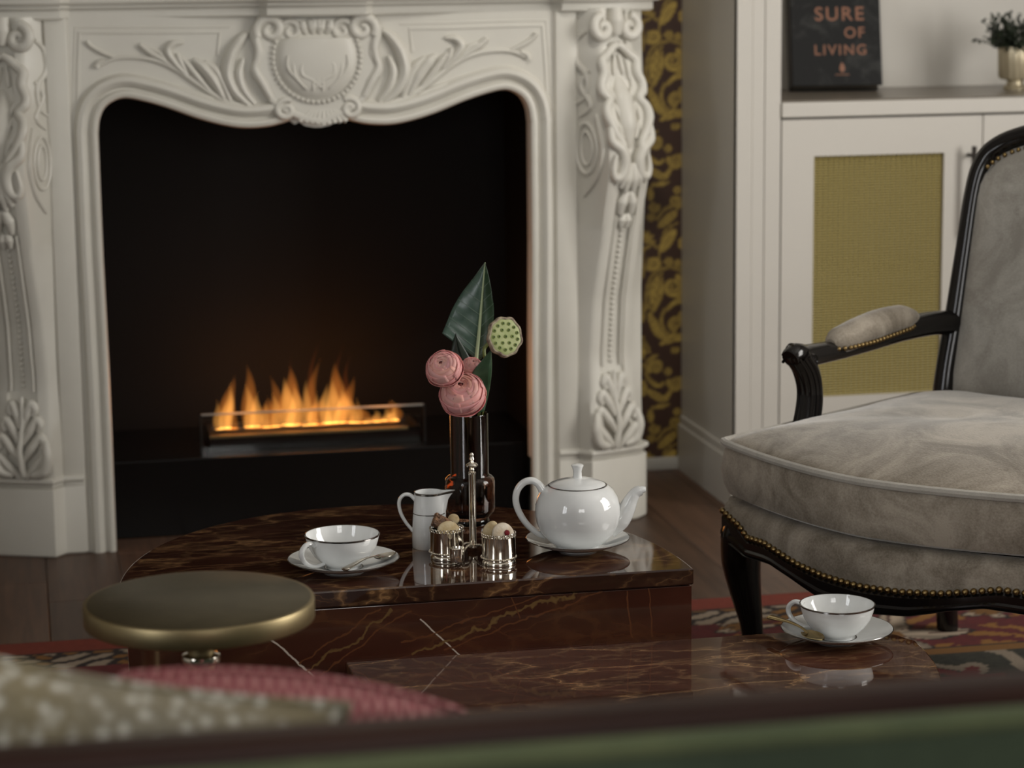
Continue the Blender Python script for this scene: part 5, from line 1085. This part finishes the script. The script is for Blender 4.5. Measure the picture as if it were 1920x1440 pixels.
def cookie(name, loc, rot, rx, ry, th, m, label, extra=None):
    o = root(name, loc, label, 'biscuit', rot=rot, group='biscuits in the silver stand')
    pr = [(0.0001, -th / 2), (0.82, -th / 2), (0.97, -th * 0.25), (1.0, 0.0), (0.94, th * 0.3), (0.75, th * 0.5), (0.3, th * 0.58), (0.0001, th * 0.6)]; v, f = lathe(pr, 36)
    v = [(p[0] * rx * (1 + 0.03 * math.sin(3 * math.atan2(p[1], p[0]) + rx * 900)), p[1] * ry, p[2]) for p in v]; add('biscuit_body', (v, f), m, o)
    if extra: extra(o)
    return o
cookie('butter_biscuit', bx((bl[0] + 0.001, bl[1] - 0.0108), 0.0410), (math.radians(64), math.radians(-6), math.radians(8)), 0.0170, 0.0150, 0.0070, biscuit, 'pale crescent-shaped biscuit in the cup beside the milk jug')
o = root('florentine_bar', bx((bl[0] - 0.003, bl[1] + 0.0040), 0.0475), 'dark nut florentine bar standing in the cup beside the milk jug', 'biscuit', rot=(math.radians(60), math.radians(32), math.radians(12)), group='biscuits in the silver stand')
v, f = rbox(-0.0185, 0.0155, -0.0105, 0.0105, -0.0040, 0.0040, 0.0018, 2); v = [(p[0] + 0.0006 * math.sin(900 * p[1]), p[1] + 0.0008 * math.sin(700 * p[0]), p[2] + 0.0006 * math.sin(800 * p[0] + 500 * p[1])) for p in v]; add('nut_base', (v, f), florent, o)
add('nut_topping', join(*[ball((random.uniform(-0.016, 0.013), random.uniform(-0.008, 0.008), 0.0038), random.uniform(0.0010, 0.0020), 1, 7, 5) for _ in range(26)]), florent, o)
cookie('almond_biscuit', bx((bl[0] + 0.0125, bl[1] + 0.0135), 0.0520), (math.radians(52), math.radians(10), math.radians(-30)), 0.0085, 0.0085, 0.0055, biscuit, 'small golden almond biscuit at the back of the cup beside the milk jug')
cookie('oval_biscuit', bx((br[0] - 0.0105, br[1] + 0.005), 0.0450), (math.radians(78), math.radians(-68), math.radians(4)), 0.0155, 0.0112, 0.0085, biscuit, 'upright pale oval biscuit in the cup nearer the teapot')
def jam(o): add('jam_centre', lathe([(0.0001, 0.0072), (0.0030, 0.0068), (0.0044, 0.0050), (0.0048, 0.003)], 18, 0.0045, 0.0005), cherry, o)
cookie('jam_biscuit', bx((br[0] + 0.0050, br[1] - 0.0060), 0.0435), (math.radians(72), 0, math.radians(10)), 0.0165, 0.0160, 0.0085, sugared, 'sugared round biscuit with a dark cherry centre', jam)

# ================================================================== sofa and cushions
SF = root('sofa', (0.25, 1.72, 0.0), 'green velvet sofa with dark polished wooden top rail seen from behind', 'sofa'); B = (0.25, 1.72, 0)
X0, X1 = -0.95, 1.45
def sadd(name, vf, m, parent=SF, smooth=True): return add(name, vf, m, parent, smooth, B)
sadd('top_rail', rbox(X0, X1, 1.274, 1.312, 0.735, 0.7665, 0.006, 3), mahog); bp = sadd('back_panel', rbox(X0, X1, 1.258, 1.300, 0.20, 0.7535, 0.010, 3), green); sadd('piping', tube([(X0, 1.2625, 0.7525), (X1, 1.2625, 0.7525)], 0.0070, 12), greenpipe, bp); sadd('inner_back', rbox(X0 + 0.1, X1 - 0.1, 1.300, 1.515, 0.30, 0.66, 0.04, 4), green)
sadd('seat_base', rbox(X0, X1, 1.29, 2.12, 0.13, 0.235, 0.012, 3), green); sadd('seat_cushion', rbox(X0 + 0.11, 0.245, 1.39, 2.14, 0.235, 0.345, 0.03, 4), green); sadd('seat_cushion', rbox(0.255, X1 - 0.11, 1.39, 2.14, 0.235, 0.345, 0.03, 4), green)
for xa in (X0, X1 - 0.1): sadd('armrest', rbox(xa, xa + 0.1, 1.30, 2.12, 0.235, 0.56, 0.03, 4), green)
for xa in (X0 + 0.06, X1 - 0.06):
    for ya in (1.33, 2.07): sadd('leg', lathe([(0.0001, 0.0), (0.014, 0.0), (0.024, 0.13), (0.0001, 0.131)], 20, xa, ya), mahog)
def pillow(name, center, rot, a, T, m, label, n=40, b=None, pin=0.085):
    b = b or a
    V, F = [], []
    for sd_ in (1, -1):
        for i in range(n + 1):
            for j in range(n + 1):
                s, t = -1 + 2 * i / n, -1 + 2 * j / n
                x_ = a * s * (1 - pin * (1 - t * t) * abs(s) ** 2); y_ = b * t * (1 - pin * (1 - s * s) * abs(t) ** 2)
                h = T * max(0.0, (1 - s ** 4) * (1 - t ** 4)) ** 0.62 + 0.0006; V.append((x_, y_, sd_ * h * (1 + 0.05 * math.sin(7 * s + 3 * t))))
    N1 = (n + 1) ** 2
    for i in range(n):
        for j in range(n): k = i * (n + 1) + j; F.append((k, k + n + 1, k + n + 2, k + 1)); F.append((N1 + k + 1, N1 + k + n + 2, N1 + k + n + 1, N1 + k))
    bnd = [j for j in range(n + 1)] + [i * (n + 1) + n for i in range(1, n + 1)] + [n * (n + 1) + j for j in range(n - 1, -1, -1)] + [i * (n + 1) for i in range(n - 1, 0, -1)]
    for i in range(len(bnd)): p, q_ = bnd[i], bnd[(i + 1) % len(bnd)]; F.append((p, q_, N1 + q_, N1 + p))
    o = root(name, center, label, 'cushion', rot=rot); add('cushion_cover', (V, F), m, o, True, None, False)
    pip = [V[k] for k in bnd]; add('seam', tube([(p[0], p[1], 0.0) for p in pip], 0.003, 6, closed=True), m, o); return o
def lean_pillow(name, corner, rot, a, b, T, m, label, pin):
    """upper right corner at a point, lower edge on the seat"""
    E = Matrix.Rotation(rot[2], 3, 'Z') @ Matrix.Rotation(rot[1], 3, 'Y') @ Matrix.Rotation(rot[0], 3, 'X')
    c_ = Vector(corner) - E @ Vector((a, b, 0)); pillow(name, tuple(c_), rot, a, T, m, label, 40, b, pin)
lean_pillow('woven_cushion', tuple(on_y(656, 1321, 1.555)), (math.radians(98), math.radians(15), 0), 0.190, 0.185, 0.060, cream, 'cream and gold woven cushion leaning against the sofa back', 0.085)
lean_pillow('knitted_cushion', tuple(on_y(868, 1334, 1.69)), (math.radians(104), math.radians(10.5), 0), 0.125, 0.157, 0.055, pink, 'pink knitted cushion lying behind the cream cushion on the sofa', -0.10)
